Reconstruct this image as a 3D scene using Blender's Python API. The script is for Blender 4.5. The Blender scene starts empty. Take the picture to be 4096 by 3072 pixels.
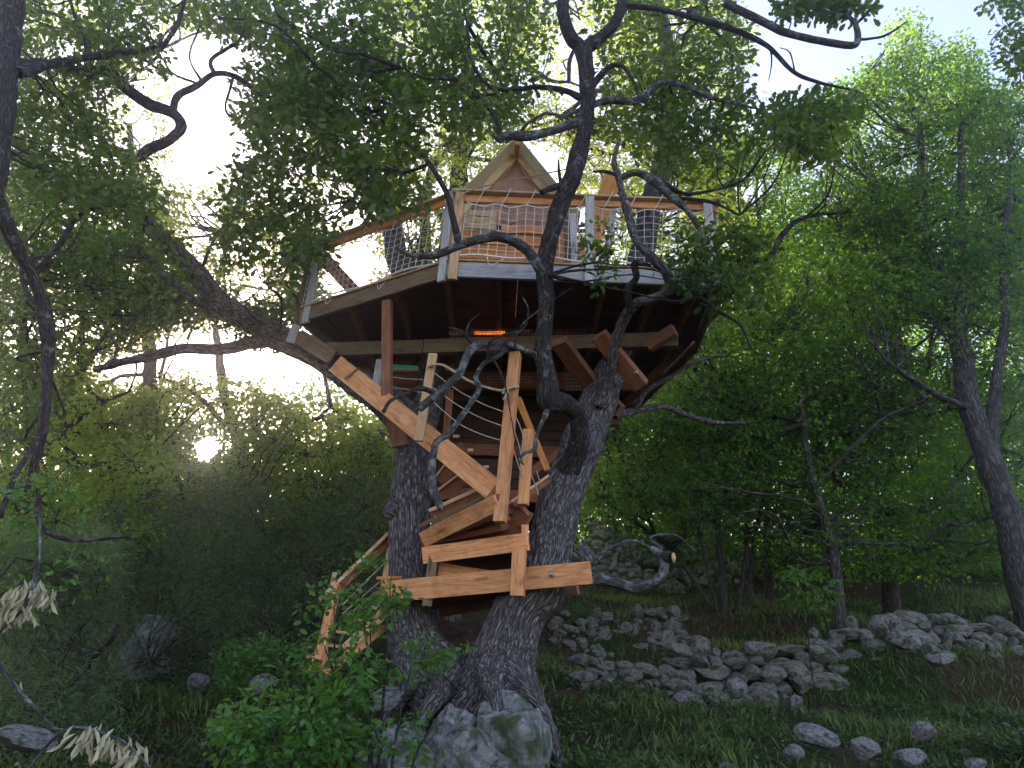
import bpy, bmesh, math, random
import numpy as np
from mathutils import Vector, Matrix

random.seed(7); RNG = np.random.default_rng(7)
SC = bpy.context.scene
COL = SC.collection

# ---------------------------------------------------------------- camera, sky, sun, exposure
CAMZ = 1.6; FPX = 3080.0; TH = math.radians(24); RHO = math.radians(3.0)
cam_d = bpy.data.cameras.new('camera'); cam = bpy.data.objects.new('camera', cam_d); COL.objects.link(cam)
cam_d.sensor_width = 36; cam_d.lens = 36 * FPX / 4096; cam_d.clip_end = 3000; cam_d.clip_start = 0.05
F0 = Vector((0, math.cos(TH), math.sin(TH))); R0 = Vector((1, 0, 0)); U0 = Vector((0, -math.sin(TH), math.cos(TH)))
RC = R0 * math.cos(RHO) + U0 * math.sin(RHO); UC = -R0 * math.sin(RHO) + U0 * math.cos(RHO)
m = Matrix((RC, UC, -F0)).transposed().to_4x4(); m.translation = (0, 0, CAMZ); cam.matrix_world = m
SC.camera = cam
SUN_PX = (825, 1795)

def ray(px, py):
    return F0 * FPX + RC * (px - 2048) + UC * (1536 - py)
def P(px, py, Y):
    r = ray(px, py); return Vector((0, 0, CAMZ)) + r * (Y / r.y)
def PZ(px, py, z):
    r = ray(px, py); return Vector((0, 0, CAMZ)) + r * ((z - CAMZ) / r.z)

sd = ray(*SUN_PX).normalized()
SUN_EL = math.asin(sd.z); SUN_AZ = math.atan2(sd.x, sd.y)
w = bpy.data.worlds.new('World'); SC.world = w; w.use_nodes = True
nt = w.node_tree; bg = nt.nodes['Background']
sky = nt.nodes.new('ShaderNodeTexSky'); sky.sky_type = 'NISHITA'; sky.sun_disc = False
sky.sun_elevation = SUN_EL; sky.sun_rotation = SUN_AZ; sky.air_density = 1.0; sky.dust_density = 1.6; sky.ozone_density = 1.5
hs = nt.nodes.new('ShaderNodeHueSaturation'); hs.inputs['Saturation'].default_value = 0.95; nt.links.new(sky.outputs[0], hs.inputs['Color'])
tn = nt.nodes.new('ShaderNodeMix'); tn.data_type = 'RGBA'; tn.blend_type = 'MULTIPLY'; tn.inputs[0].default_value = 1.0; tn.inputs[7].default_value = (1.12, 0.96, 1.0, 1); nt.links.new(hs.outputs[0], tn.inputs[6]); nt.links.new(tn.outputs[2], bg.inputs[0]); bg.inputs[1].default_value = 0.12
sl = bpy.data.lights.new('sun', 'SUN'); sl.energy = 5.0; sl.angle = math.radians(0.5); sl.color = (1, 0.9, 0.72)
so = bpy.data.objects.new('sun', sl); COL.objects.link(so); so.rotation_euler = sd.to_track_quat('Z', 'Y').to_euler()
SC.view_settings.view_transform = 'Standard'; SC.view_settings.look = 'None'
SC.view_settings.gamma = 1.0; SC.view_settings.use_curve_mapping = False
SC.view_settings.exposure = 2.45
SC.cycles.max_bounces = 6; SC.cycles.diffuse_bounces = 3; SC.cycles.transmission_bounces = 4; SC.cycles.glossy_bounces = 2
SC.cycles.volume_bounces = 0

# ---------------------------------------------------------------- materials
MATS = {}
def newmat(name):
    m = bpy.data.materials.new(name); m.use_nodes = True; t = m.node_tree
    for n in list(t.nodes): t.nodes.remove(n)
    out = t.nodes.new('ShaderNodeOutputMaterial'); MATS[name] = m
    return m, t, out
def N(t, k, **kw):
    n = t.nodes.new(k)
    for a, b in kw.items():
        if a.startswith('i_'): n.inputs[a[2:].replace('_', ' ')].default_value = b
        else: setattr(n, a, b)
    return n
def ramp(t, src, stops):
    r = t.nodes.new('ShaderNodeValToRGB'); e = r.color_ramp.elements
    while len(e) < len(stops): e.new(0.5)
    for k, (p, c) in enumerate(stops): e[k].position = p; e[k].color = (*c, 1)
    t.links.new(src, r.inputs[0]); return r.outputs[0]
def bump(t, h, strength, dist):
    b = N(t, 'ShaderNodeBump'); b.inputs['Strength'].default_value = strength; b.inputs['Distance'].default_value = dist
    t.links.new(h, b.inputs['Height']); return b.outputs[0]

def wood(name, c1, c2, c3, rough=0.7, knots=True):
    m, t, out = newmat(name); L = t.links.new
    tc = N(t, 'ShaderNodeTexCoord'); oi = N(t, 'ShaderNodeObjectInfo')
    ad = N(t, 'ShaderNodeVectorMath', operation='MULTIPLY_ADD'); L(oi.outputs['Random'], ad.inputs[0])
    ad.inputs[1].default_value = (37, 91, 53); L(tc.outputs['Object'], ad.inputs[2])
    mp = N(t, 'ShaderNodeMapping'); mp.inputs['Scale'].default_value = (1.2, 14, 14); L(ad.outputs[0], mp.inputs[0])
    wv = N(t, 'ShaderNodeTexNoise'); wv.inputs['Scale'].default_value = 3.0; wv.inputs['Detail'].default_value = 5; wv.inputs['Distortion'].default_value = 1.2
    L(mp.outputs[0], wv.inputs['Vector'])
    col = ramp(t, wv.outputs['Fac'], [(0.25, c1), (0.5, c2), (0.72, c3)])
    mp2 = N(t, 'ShaderNodeMapping'); mp2.inputs['Scale'].default_value = (2.2, 9, 9); L(ad.outputs[0], mp2.inputs[0])
    vo = N(t, 'ShaderNodeTexVoronoi'); vo.inputs['Scale'].default_value = 1.0; L(mp2.outputs[0], vo.inputs['Vector'])
    kn = ramp(t, vo.outputs['Distance'], [(0.0, (0.35, 0.35, 0.35)), (0.12, (0.5, 0.5, 0.5)), (0.2, (1, 1, 1))])
    mx = N(t, 'ShaderNodeMix', data_type='RGBA', blend_type='MULTIPLY'); mx.inputs[0].default_value = 0.8 if knots else 0.0
    L(col, mx.inputs[6]); L(kn, mx.inputs[7])
    br = N(t, 'ShaderNodeHueSaturation'); L(mx.outputs[2], br.inputs['Color'])
    mr = N(t, 'ShaderNodeMapRange'); mr.inputs[3].default_value = 0.78; mr.inputs[4].default_value = 1.18
    L(oi.outputs['Random'], mr.inputs[0]); L(mr.outputs[0], br.inputs['Value'])
    sn = N(t, 'ShaderNodeTexNoise'); sn.inputs['Scale'].default_value = 4.5; sn.inputs['Detail'].default_value = 6; sn.inputs['Roughness'].default_value = 0.65; L(ad.outputs[0], sn.inputs['Vector'])
    sc_ = ramp(t, sn.outputs['Fac'], [(0.3, (0.62, 0.58, 0.56)), (0.5, (1, 1, 1)), (0.7, (1.0, 0.95, 0.88))]); ms_ = N(t, 'ShaderNodeMix', data_type='RGBA', blend_type='MULTIPLY'); ms_.inputs[0].default_value = 0.8; L(br.outputs[0], ms_.inputs[6]); L(sc_, ms_.inputs[7])
    bs = N(t, 'ShaderNodeBsdfPrincipled'); L(ms_.outputs[2], bs.inputs['Base Color']); bs.inputs['Roughness'].default_value = rough
    bs.inputs['Specular IOR Level'].default_value = 0.3
    L(bump(t, wv.outputs['Fac'], 0.35, 0.004), bs.inputs['Normal']); L(bs.outputs[0], out.inputs[0]); return m
W_FRESH = wood('larch_wood', (0.42, 0.155, 0.05), (0.65, 0.285, 0.11), (0.76, 0.40, 0.19))
W_PALE = wood('pale_wood', (0.48, 0.25, 0.115), (0.62, 0.37, 0.19), (0.70, 0.46, 0.26))
W_CABIN = wood('cabin_board_wood', (0.52, 0.34, 0.16), (0.72, 0.52, 0.28), (0.78, 0.60, 0.35))
W_GREY = wood('weathered_wood', (0.28, 0.265, 0.25), (0.48, 0.46, 0.44), (0.62, 0.59, 0.55))
W_RED = wood('red_brown_wood', (0.13, 0.05, 0.025), (0.22, 0.085, 0.04), (0.30, 0.13, 0.06))
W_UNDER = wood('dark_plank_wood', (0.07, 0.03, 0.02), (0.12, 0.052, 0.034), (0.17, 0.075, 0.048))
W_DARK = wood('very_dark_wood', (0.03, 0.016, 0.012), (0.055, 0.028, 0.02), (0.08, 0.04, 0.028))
W_BEAM = wood('brown_beam_wood', (0.10, 0.065, 0.035), (0.17, 0.115, 0.06), (0.24, 0.165, 0.09))
W_ORANGE = wood('orange_wood', (0.46, 0.15, 0.04), (0.66, 0.26, 0.07), (0.74, 0.34, 0.11))

def bark(name, dark, mid, lichen, lich_amt=0.62, sc=22):
    m, t, out = newmat(name); L = t.links.new
    at = N(t, 'ShaderNodeAttribute', attribute_name='bk')
    mp = N(t, 'ShaderNodeMapping'); mp.inputs['Scale'].default_value = (1, 1, 0.2); L(at.outputs['Vector'], mp.inputs[0])
    nz = N(t, 'ShaderNodeTexNoise'); nz.inputs['Scale'].default_value = 11; nz.inputs['Detail'].default_value = 4; L(mp.outputs[0], nz.inputs['Vector'])
    ad = N(t, 'ShaderNodeMix', data_type='VECTOR'); ad.inputs[0].default_value = 0.16; L(mp.outputs[0], ad.inputs[4]); L(nz.outputs['Color'], ad.inputs[5])
    vo = N(t, 'ShaderNodeTexVoronoi', feature='DISTANCE_TO_EDGE'); vo.inputs['Scale'].default_value = sc; L(ad.outputs[1], vo.inputs['Vector'])
    n2 = N(t, 'ShaderNodeTexNoise'); n2.inputs['Scale'].default_value = 45; n2.inputs['Detail'].default_value = 5; L(mp.outputs[0], n2.inputs['Vector'])
    c = ramp(t, vo.outputs['Distance'], [(0.0, dark), (0.06, tuple(x * 1.3 for x in dark)), (0.2, mid), (0.5, tuple(min(1, x * 1.5) for x in mid))])
    n3 = N(t, 'ShaderNodeTexNoise'); n3.inputs['Scale'].default_value = 9; n3.inputs['Detail'].default_value = 6; n3.inputs['Roughness'].default_value = 0.7
    L(at.outputs['Vector'], n3.inputs['Vector'])
    f = ramp(t, n3.outputs['Fac'], [(lich_amt - 0.06, (0, 0, 0)), (lich_amt + 0.03, (1, 1, 1))])
    mx = N(t, 'ShaderNodeMix', data_type='RGBA'); L(f, mx.inputs[0]); L(c, mx.inputs[6]); mx.inputs[7].default_value = (*lichen, 1)
    m2 = N(t, 'ShaderNodeMix', data_type='RGBA', blend_type='OVERLAY'); m2.inputs[0].default_value = 0.5; L(mx.outputs[2], m2.inputs[6]); L(n2.outputs['Fac'], m2.inputs[7])
    hh = N(t, 'ShaderNodeMath', operation='MULTIPLY_ADD'); L(n2.outputs['Fac'], hh.inputs[0]); hh.inputs[1].default_value = 0.35
    mn = N(t, 'ShaderNodeMath', operation='MINIMUM'); L(vo.outputs['Distance'], mn.inputs[0]); mn.inputs[1].default_value = 0.3
    L(mn.outputs[0], hh.inputs[2])
    bs = N(t, 'ShaderNodeBsdfPrincipled'); L(m2.outputs[2], bs.inputs['Base Color']); bs.inputs['Roughness'].default_value = 0.9
    bs.inputs['Specular IOR Level'].default_value = 0.2
    L(bump(t, hh.outputs[0], 1.0, 0.04), bs.inputs['Normal']); L(bs.outputs[0], out.inputs[0]); return m
B_OAK = bark('oak_bark', (0.04, 0.034, 0.032), (0.165, 0.145, 0.14), (0.30, 0.30, 0.29), 0.70, 40)
B_DARK = bark('dark_limb_bark', (0.02, 0.016, 0.014), (0.06, 0.05, 0.045), (0.17, 0.18, 0.17), 0.64, 44)
B_LICH = bark('lichen_branch_bark', (0.04, 0.035, 0.03), (0.09, 0.08, 0.075), (0.19, 0.215, 0.20), 0.56, 44)
B_FAR = bark('far_bark', (0.03, 0.025, 0.022), (0.09, 0.08, 0.07), (0.2, 0.2, 0.18), 0.68)

def leafmat(name, c_dark, c_lite, t_dark, t_lite, trans=0.4, rough=0.45):
    m, t, out = newmat(name); L = t.links.new
    at = N(t, 'ShaderNodeAttribute', attribute_name='rnd')
    c = ramp(t, at.outputs['Fac'], [(0.0, c_dark), (1.0, c_lite)]); tr = ramp(t, at.outputs['Fac'], [(0.0, t_dark), (1.0, t_lite)])
    bs = N(t, 'ShaderNodeBsdfPrincipled'); L(c, bs.inputs['Base Color']); bs.inputs['Roughness'].default_value = rough; bs.inputs['Specular IOR Level'].default_value = 0.35
    tl = N(t, 'ShaderNodeBsdfTranslucent'); L(tr, tl.inputs[0])
    mx = N(t, 'ShaderNodeMixShader'); mx.inputs[0].default_value = trans
    L(bs.outputs[0], mx.inputs[1]); L(tl.outputs[0], mx.inputs[2]); L(mx.outputs[0], out.inputs[0]); return m
LF_OAK = leafmat('oak_leaf', (0.025, 0.055, 0.015), (0.07, 0.12, 0.025), (0.07, 0.17, 0.012), (0.30, 0.44, 0.04), 0.38)
LF_LIT = leafmat('sunlit_oak_leaf', (0.05, 0.12, 0.02), (0.10, 0.20, 0.03), (0.30, 0.44, 0.03), (0.70, 0.78, 0.10), 0.60)  # oak leaf copy with backlight put into its lighter, yellower colours
LF_GREEN = leafmat('woodland_leaf', (0.02, 0.075, 0.012), (0.06, 0.16, 0.02), (0.08, 0.25, 0.02), (0.38, 0.58, 0.05), 0.50)
LF_SHRUB = leafmat('shrub_leaf', (0.04, 0.11, 0.025), (0.09, 0.20, 0.04), (0.10, 0.26, 0.02), (0.25, 0.45, 0.05), 0.4)
LF_JUN = leafmat('juniper_needle', (0.06, 0.095, 0.045), (0.12, 0.17, 0.075), (0.10, 0.17, 0.04), (0.24, 0.34, 0.08), 0.4, 0.6)
LF_GRASS = leafmat('grass_blade', (0.035, 0.07, 0.015), (0.13, 0.17, 0.045), (0.08, 0.15, 0.02), (0.28, 0.38, 0.06), 0.38)
LF_WEED = leafmat('weed_leaf', (0.025, 0.05, 0.015), (0.06, 0.10, 0.025), (0.04, 0.10, 0.01), (0.14, 0.24, 0.03), 0.3)
LF_FALL = leafmat('fallen_leaf', (0.07, 0.04, 0.02), (0.22, 0.14, 0.08), (0.05, 0.03, 0.01), (0.1, 0.06, 0.03), 0.1)
LF_DRY = leafmat('dry_leaf', (0.42, 0.38, 0.22), (0.60, 0.55, 0.36), (0.3, 0.27, 0.14), (0.45, 0.4, 0.22), 0.3)

def stone(name, c1, c2, moss=0.5):
    m, t, out = newmat(name); L = t.links.new
    tc = N(t, 'ShaderNodeTexCoord'); oi = N(t, 'ShaderNodeObjectInfo')
    ad = N(t, 'ShaderNodeVectorMath', operation='MULTIPLY_ADD'); L(oi.outputs['Random'], ad.inputs[0]); ad.inputs[1].default_value = (37, 91, 53); L(tc.outputs['Object'], ad.inputs[2])
    a = N(t, 'ShaderNodeTexNoise'); a.inputs['Scale'].default_value = 5; a.inputs['Detail'].default_value = 9; a.inputs['Roughness'].default_value = 0.68; L(ad.outputs[0], a.inputs['Vector'])
    b = N(t, 'ShaderNodeTexNoise'); b.inputs['Scale'].default_value = 2.2; b.inputs['Detail'].default_value = 5; L(ad.outputs[0], b.inputs['Vector'])
    v = N(t, 'ShaderNodeTexVoronoi', feature='DISTANCE_TO_EDGE'); v.inputs['Scale'].default_value = 3.0
    mxv = N(t, 'ShaderNodeMix', data_type='VECTOR'); mxv.inputs[0].default_value = 0.35; L(ad.outputs[0], mxv.inputs[4]); L(a.outputs['Color'], mxv.inputs[5]); L(mxv.outputs[1], v.inputs['Vector'])
    c = ramp(t, a.outputs['Fac'], [(0.32, c1), (0.62, c2)])
    ck = ramp(t, v.outputs['Distance'], [(0.0, (0.3, 0.3, 0.3)), (0.03, (1, 1, 1))])
    m1 = N(t, 'ShaderNodeMix', data_type='RGBA', blend_type='MULTIPLY'); m1.inputs[0].default_value = 0.6; L(c, m1.inputs[6]); L(ck, m1.inputs[7])
    f = ramp(t, b.outputs['Fac'], [(moss, (0, 0, 0)), (moss + 0.14, (1, 1, 1))])
    m2 = N(t, 'ShaderNodeMix', data_type='RGBA'); L(f, m2.inputs[0]); L(m1.outputs[2], m2.inputs[6]); m2.inputs[7].default_value = (0.055, 0.075, 0.03, 1)
    bs = N(t, 'ShaderNodeBsdfPrincipled'); L(m2.outputs[2], bs.inputs['Base Color']); bs.inputs['Roughness'].default_value = 0.9; bs.inputs['Specular IOR Level'].default_value = 0.2
    L(bump(t, a.outputs['Fac'], 0.8, 0.06), bs.inputs['Normal']); L(bs.outputs[0], out.inputs[0]); return m
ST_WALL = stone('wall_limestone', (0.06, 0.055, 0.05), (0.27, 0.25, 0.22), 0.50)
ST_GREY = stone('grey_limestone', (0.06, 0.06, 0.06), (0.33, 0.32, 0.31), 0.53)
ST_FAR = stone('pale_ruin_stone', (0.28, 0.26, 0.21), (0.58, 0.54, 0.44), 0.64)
ST_ROOT = stone('patchy_limestone', (0.03, 0.03, 0.028), (0.30, 0.29, 0.27), 0.52)

def ground_mat():
    m, t, out = newmat('forest_ground'); L = t.links.new
    tc = N(t, 'ShaderNodeTexCoord')
    a = N(t, 'ShaderNodeTexNoise'); a.inputs['Scale'].default_value = 0.7; a.inputs['Detail'].default_value = 8; L(tc.outputs['Object'], a.inputs['Vector'])
    b = N(t, 'ShaderNodeTexNoise'); b.inputs['Scale'].default_value = 14; b.inputs['Detail'].default_value = 8; b.inputs['Roughness'].default_value = 0.7; L(tc.outputs['Object'], b.inputs['Vector'])
    g = ramp(t, b.outputs['Fac'], [(0.3, (0.012, 0.03, 0.008)), (0.7, (0.06, 0.09, 0.025))])
    s = ramp(t, b.outputs['Fac'], [(0.3, (0.025, 0.016, 0.01)), (0.7, (0.11, 0.075, 0.045))])
    f = ramp(t, a.outputs['Fac'], [(0.40, (0, 0, 0)), (0.55, (1, 1, 1))])
    mx = N(t, 'ShaderNodeMix', data_type='RGBA'); L(f, mx.inputs[0]); L(g, mx.inputs[6]); L(s, mx.inputs[7])
    bs = N(t, 'ShaderNodeBsdfPrincipled'); L(mx.outputs[2], bs.inputs['Base Color']); bs.inputs['Roughness'].default_value = 1
    bs.inputs['Specular IOR Level'].default_value = 0.1
    L(bump(t, b.outputs['Fac'], 1.0, 0.12), bs.inputs['Normal']); L(bs.outputs[0], out.inputs[0]); return m
M_GROUND = ground_mat()
M_EARTH = stone('dark_earth', (0.02, 0.012, 0.008), (0.09, 0.055, 0.035), 0.75)

def plain(name, c1, c2, rough=0.8, scale=12, metal=0.0, transl=0.0, bumpd=0.004):
    m, t, out = newmat(name); L = t.links.new
    tc = N(t, 'ShaderNodeTexCoord'); a = N(t, 'ShaderNodeTexNoise'); a.inputs['Scale'].default_value = scale; a.inputs['Detail'].default_value = 6
    L(tc.outputs['Object'], a.inputs['Vector']); c = ramp(t, a.outputs['Fac'], [(0.35, c1), (0.65, c2)])
    bs = N(t, 'ShaderNodeBsdfPrincipled'); L(c, bs.inputs['Base Color']); bs.inputs['Roughness'].default_value = rough; bs.inputs['Metallic'].default_value = metal
    L(bump(t, a.outputs['Fac'], 0.4, bumpd), bs.inputs['Normal'])
    if transl:
        tl = N(t, 'ShaderNodeBsdfTranslucent'); L(c, tl.inputs[0]); mx = N(t, 'ShaderNodeMixShader'); mx.inputs[0].default_value = transl
        L(bs.outputs[0], mx.inputs[1]); L(tl.outputs[0], mx.inputs[2]); L(mx.outputs[0], out.inputs[0])
    else: L(bs.outputs[0], out.inputs[0])
    return m
M_ROPE = plain('hemp_rope', (0.33, 0.24, 0.14), (0.52, 0.42, 0.28), 0.9, 60)
M_CORD = plain('white_cord', (0.72, 0.69, 0.62), (0.80, 0.78, 0.72), 0.8, 60)
M_CANVAS = plain('beige_canvas', (0.76, 0.68, 0.50), (0.80, 0.74, 0.58), 0.9, 5, transl=0.5)
M_CLOTH = plain('dusty_pink_cloth', (0.66, 0.36, 0.26), (0.78, 0.48, 0.36), 0.9, 4, transl=0.4)
M_RED = plain('red_cloth', (0.65, 0.06, 0.02), (0.85, 0.12, 0.02), 0.9, 4, transl=0.6)
def glow():  # emission painted in for sunlight through the red cloth
    m, t, out = newmat('sunlit_red_cloth_emission'); tc = N(t, 'ShaderNodeTexCoord'); n = N(t, 'ShaderNodeTexNoise'); n.inputs['Scale'].default_value = 9; t.links.new(tc.outputs['Object'], n.inputs['Vector'])
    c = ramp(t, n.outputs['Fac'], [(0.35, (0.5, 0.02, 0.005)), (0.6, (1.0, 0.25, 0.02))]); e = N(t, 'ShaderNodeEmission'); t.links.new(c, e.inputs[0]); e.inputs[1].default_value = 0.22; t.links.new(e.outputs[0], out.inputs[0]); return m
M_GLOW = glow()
M_GREEN = plain('green_tarpaulin', (0.01, 0.22, 0.14), (0.02, 0.30, 0.19), 0.5, 4, transl=0.3, bumpd=0.05)
M_PLY = plain('brown_plywood', (0.16, 0.06, 0.035), (0.22, 0.085, 0.05), 0.6, 3)
M_STEEL = plain('galvanised_steel', (0.45, 0.45, 0.46), (0.6, 0.6, 0.62), 0.35, 30, 0.9)
M_WIRE = plain('wire_mesh_steel', (0.3, 0.3, 0.3), (0.45, 0.45, 0.46), 0.5, 30, 0.6)
M_CUT = plain('cut_wood_end', (0.40, 0.22, 0.10), (0.55, 0.34, 0.17), 0.8, 20)

# ---------------------------------------------------------------- helpers
def link(o, parent=None):
    COL.objects.link(o)
    if parent is not None:
        o.parent = parent
        # parents are unrotated empties/objects: world -> local by subtraction
        off = Vector((0, 0, 0)); p = parent
        while p is not None: off += p.location; p = p.parent
        o.location = o.location - off
    return o
def tag(o, label=None, cat=None, group=None, kind=None):
    if label: o['label'] = label
    if cat: o['category'] = cat
    if group: o['group'] = group
    if kind: o['kind'] = kind
    return o
def thing(name, loc, label, cat, group=None):
    o = bpy.data.objects.new(name, None); o.location = loc; o.empty_display_size = 0.2
    COL.objects.link(o); return tag(o, label, cat, group)

def np_mesh(name, V, loops, counts, mat, attrs=None, smooth=False):
    me = bpy.data.meshes.new(name)
    V = np.asarray(V, dtype=np.float32); loops = np.asarray(loops, dtype=np.int32).ravel(); counts = np.asarray(counts, dtype=np.int32)
    me.vertices.add(len(V)); me.vertices.foreach_set('co', V.ravel())
    me.loops.add(len(loops)); me.loops.foreach_set('vertex_index', loops)
    me.polygons.add(len(counts)); st = np.zeros(len(counts), dtype=np.int32); st[1:] = np.cumsum(counts)[:-1]
    me.polygons.foreach_set('loop_start', st)
    if smooth: me.polygons.foreach_set('use_smooth', np.ones(len(counts), dtype=bool))
    me.update(calc_edges=True)
    for nm, dom, typ, arr in (attrs or []):
        a = me.attributes.new(nm, typ, dom)
        a.data.foreach_set('vector' if typ == 'FLOAT_VECTOR' else 'value', np.asarray(arr, dtype=np.float32).ravel())
    if mat: me.materials.append(mat)
    return me
def add(name, me, parent=None, loc=(0, 0, 0)):
    o = bpy.data.objects.new(name, me); o.location = loc; return link(o, parent)

# vectorised value noise
def _h(ix, iy, iz):
    n = (ix * 374761393 + iy * 668265263 + iz * 2147483647 + 1013904223) & 0xffffffff
    n = ((n ^ (n >> 13)) * 1274126177) & 0xffffffff
    n = ((n ^ (n >> 16)) * 2246822519) & 0xffffffff
    return ((n ^ (n >> 15)) & 0xffffff) / float(0xffffff)
def vn(p, s=1.0, seed=0):
    p = np.asarray(p, dtype=np.float64) * s + seed * 17.31; i = np.floor(p).astype(np.int64); f = p - i; f = f * f * (3 - 2 * f)
    r = 0
    for a in (0, 1):
        for b in (0, 1):
            for c in (0, 1):
                r = r + _h(i[..., 0] + a, i[..., 1] + b, i[..., 2] + c) * np.where(a, f[..., 0], 1 - f[..., 0]) * np.where(b, f[..., 1], 1 - f[..., 1]) * np.where(c, f[..., 2], 1 - f[..., 2])
    return r * 2 - 1
def fbm(p, s=1.0, o=4, seed=0):
    r = 0; a = 1; t = 0
    for k in range(o): r = r + a * vn(p, s * 2 ** k, seed + k * 3); t += a; a *= 0.5
    return r / t

# boards --------------------------------------------------------
_bc = {}
def box_mesh(l, w_, t_, bev=0.004):
    k = (round(l, 2), round(w_, 3), round(t_, 3))
    if k in _bc: return _bc[k]
    bm = bmesh.new(); bmesh.ops.create_cube(bm, size=1)
    bmesh.ops.scale(bm, vec=(l, t_, w_), verts=bm.verts)
    bmesh.ops.bevel(bm, geom=bm.edges[:], offset=min(bev, t_ * 0.2), segments=1, affect='EDGES')
    me = bpy.data.meshes.new('board'); bm.to_mesh(me); bm.free(); _bc[k] = me; return me
def board(name, parent, a, b, wd, th, mat, up=(0, 0, 1), flip=0.0, label=None):
    a = Vector(a); b = Vector(b); x = (b - a); l = x.length; x.normalize()
    z = Vector(up); z = (z - x * z.dot(x)).normalized(); y = z.cross(x)
    me = box_mesh(l, wd, th).copy(); me.name = name; me.materials.append(mat)
    o = bpy.data.objects.new(name, me); R = Matrix((x, y, z)).transposed()
    if flip: R = R @ Matrix.Rotation(flip, 3, 'X')
    o.rotation_euler = R.to_euler(); o.location = (a + b) / 2
    link(o, parent)
    if label: o['label'] = label
    return o

# tubes ---------------------------------------------------------
def catmull(pts, step):
    pts = np.asarray(pts, dtype=np.float64)
    if len(pts) < 2: return pts
    q = np.vstack([2 * pts[0] - pts[1], pts, 2 * pts[-1] - pts[-2]]); out = []
    for i in range(1, len(q) - 2):
        n = max(1, int(np.ceil(np.linalg.norm(q[i + 1][:3] - q[i][:3]) / step))); t = np.linspace(0, 1, n, endpoint=False)[:, None]
        p0, p1, p2, p3 = q[i - 1], q[i], q[i + 1], q[i + 2]
        out.append(0.5 * (2 * p1 + (p2 - p0) * t + (2 * p0 - 5 * p1 + 4 * p2 - p3) * t ** 2 + (3 * p1 - p0 - 3 * p2 + p3) * t ** 3))
    out.append(q[-2][None]); return np.vstack(out)
def tube_arrays(path, segs=12, step=0.05, rough=0.1, fine=0.0, wob=0.0, seed=0, flare=0):
    c = catmull(path, step); ctr = c[:, :3].copy(); r = np.maximum(c[:, 3], 0.001)
    if wob: ctr += np.stack([fbm(ctr, 2.5, 3, seed + 5 + k) for k in range(3)], 1) * wob * np.minimum(1, np.arange(len(ctr)) / 4.0)[:, None]
    d = np.gradient(ctr, axis=0); d /= np.linalg.norm(d, axis=1)[:, None] + 1e-9
    ref = np.array([0.3, 1.0, 0.1]) if abs(d[0][1]) < 0.9 else np.array([1.0, 0, 0])
    xs = []; x = ref
    for k in range(len(d)):
        x = x - d[k] * x.dot(d[k]); x = x / (np.linalg.norm(x) + 1e-9); xs.append(x)
    xs = np.array(xs); ys = np.cross(d, xs); an = np.linspace(0, 2 * np.pi, segs, endpoint=False)
    ln = np.concatenate([[0], np.cumsum(np.linalg.norm(np.diff(ctr, axis=0), axis=1))])
    ca, sa = np.cos(an), np.sin(an)
    bk = np.stack([ca[None] * r[:, None], sa[None] * r[:, None], np.broadcast_to(ln[:, None], (len(r), segs))], 2) + seed * 3.7
    rr = r[:, None] * (1 + rough * fbm(bk, 3.0, 3, seed) * 1.5)
    if fine:
        b2 = bk * np.array([1, 1, 0.3]); rr = rr + fine * (np.abs(fbm(b2, 16, 2, seed + 9)) * -2.2 + 0.6)
    V = ctr[:, None] + rr[..., None] * (ca[None, :, None] * xs[:, None] + sa[None, :, None] * ys[:, None])
    n = len(r); V = V.reshape(-1, 3); i = np.arange(n - 1)[:, None] * segs; j = np.arange(segs)[None]; j2 = (j + 1) % segs
    F = np.stack([i + j, i + j2, i + segs + j2, i + segs + j], 2).reshape(-1, 4)
    V = np.vstack([V, ctr[-1:] + d[-1] * r[-1] * 0.3]); bk = np.vstack([bk.reshape(-1, 3), [[0, 0, ln[-1]]]])
    cap = np.stack([(n - 1) * segs + np.arange(segs), (n - 1) * segs + (np.arange(segs) + 1) % segs, np.full(segs, len(V) - 1)], 1)
    return V, F, cap, bk
def tubes(name, paths, mat, parent=None, segs=12, step=0.05, rough=0.1, fine=0.0, wob=0.0, seed=0, label=None):
    Vs = []; Ls = []; Cs = []; Bs = []; off = 0
    for k, p in enumerate(paths):
        V, F, cap, bk = tube_arrays(p, segs, step, rough, fine, wob, seed + k)
        Vs.append(V); Bs.append(bk); Ls += [(F + off).ravel(), (cap + off).ravel()]; Cs += [np.full(len(F), 4), np.full(len(cap), 3)]; off += len(V)
    V = np.vstack(Vs); org = np.array(paths[0][0][:3])
    me = np_mesh(name, V - org, np.concatenate(Ls), np.concatenate(Cs), mat, [('bk', 'POINT', 'FLOAT_VECTOR', np.vstack(Bs))], True)
    o = add(name, me, parent, org)
    if label: o['label'] = label
    return o
def px(*pts):     # (px, py, Y, r) list -> world path
    return [(*P(a, b, c), r) for a, b, c, r in pts]

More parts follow.
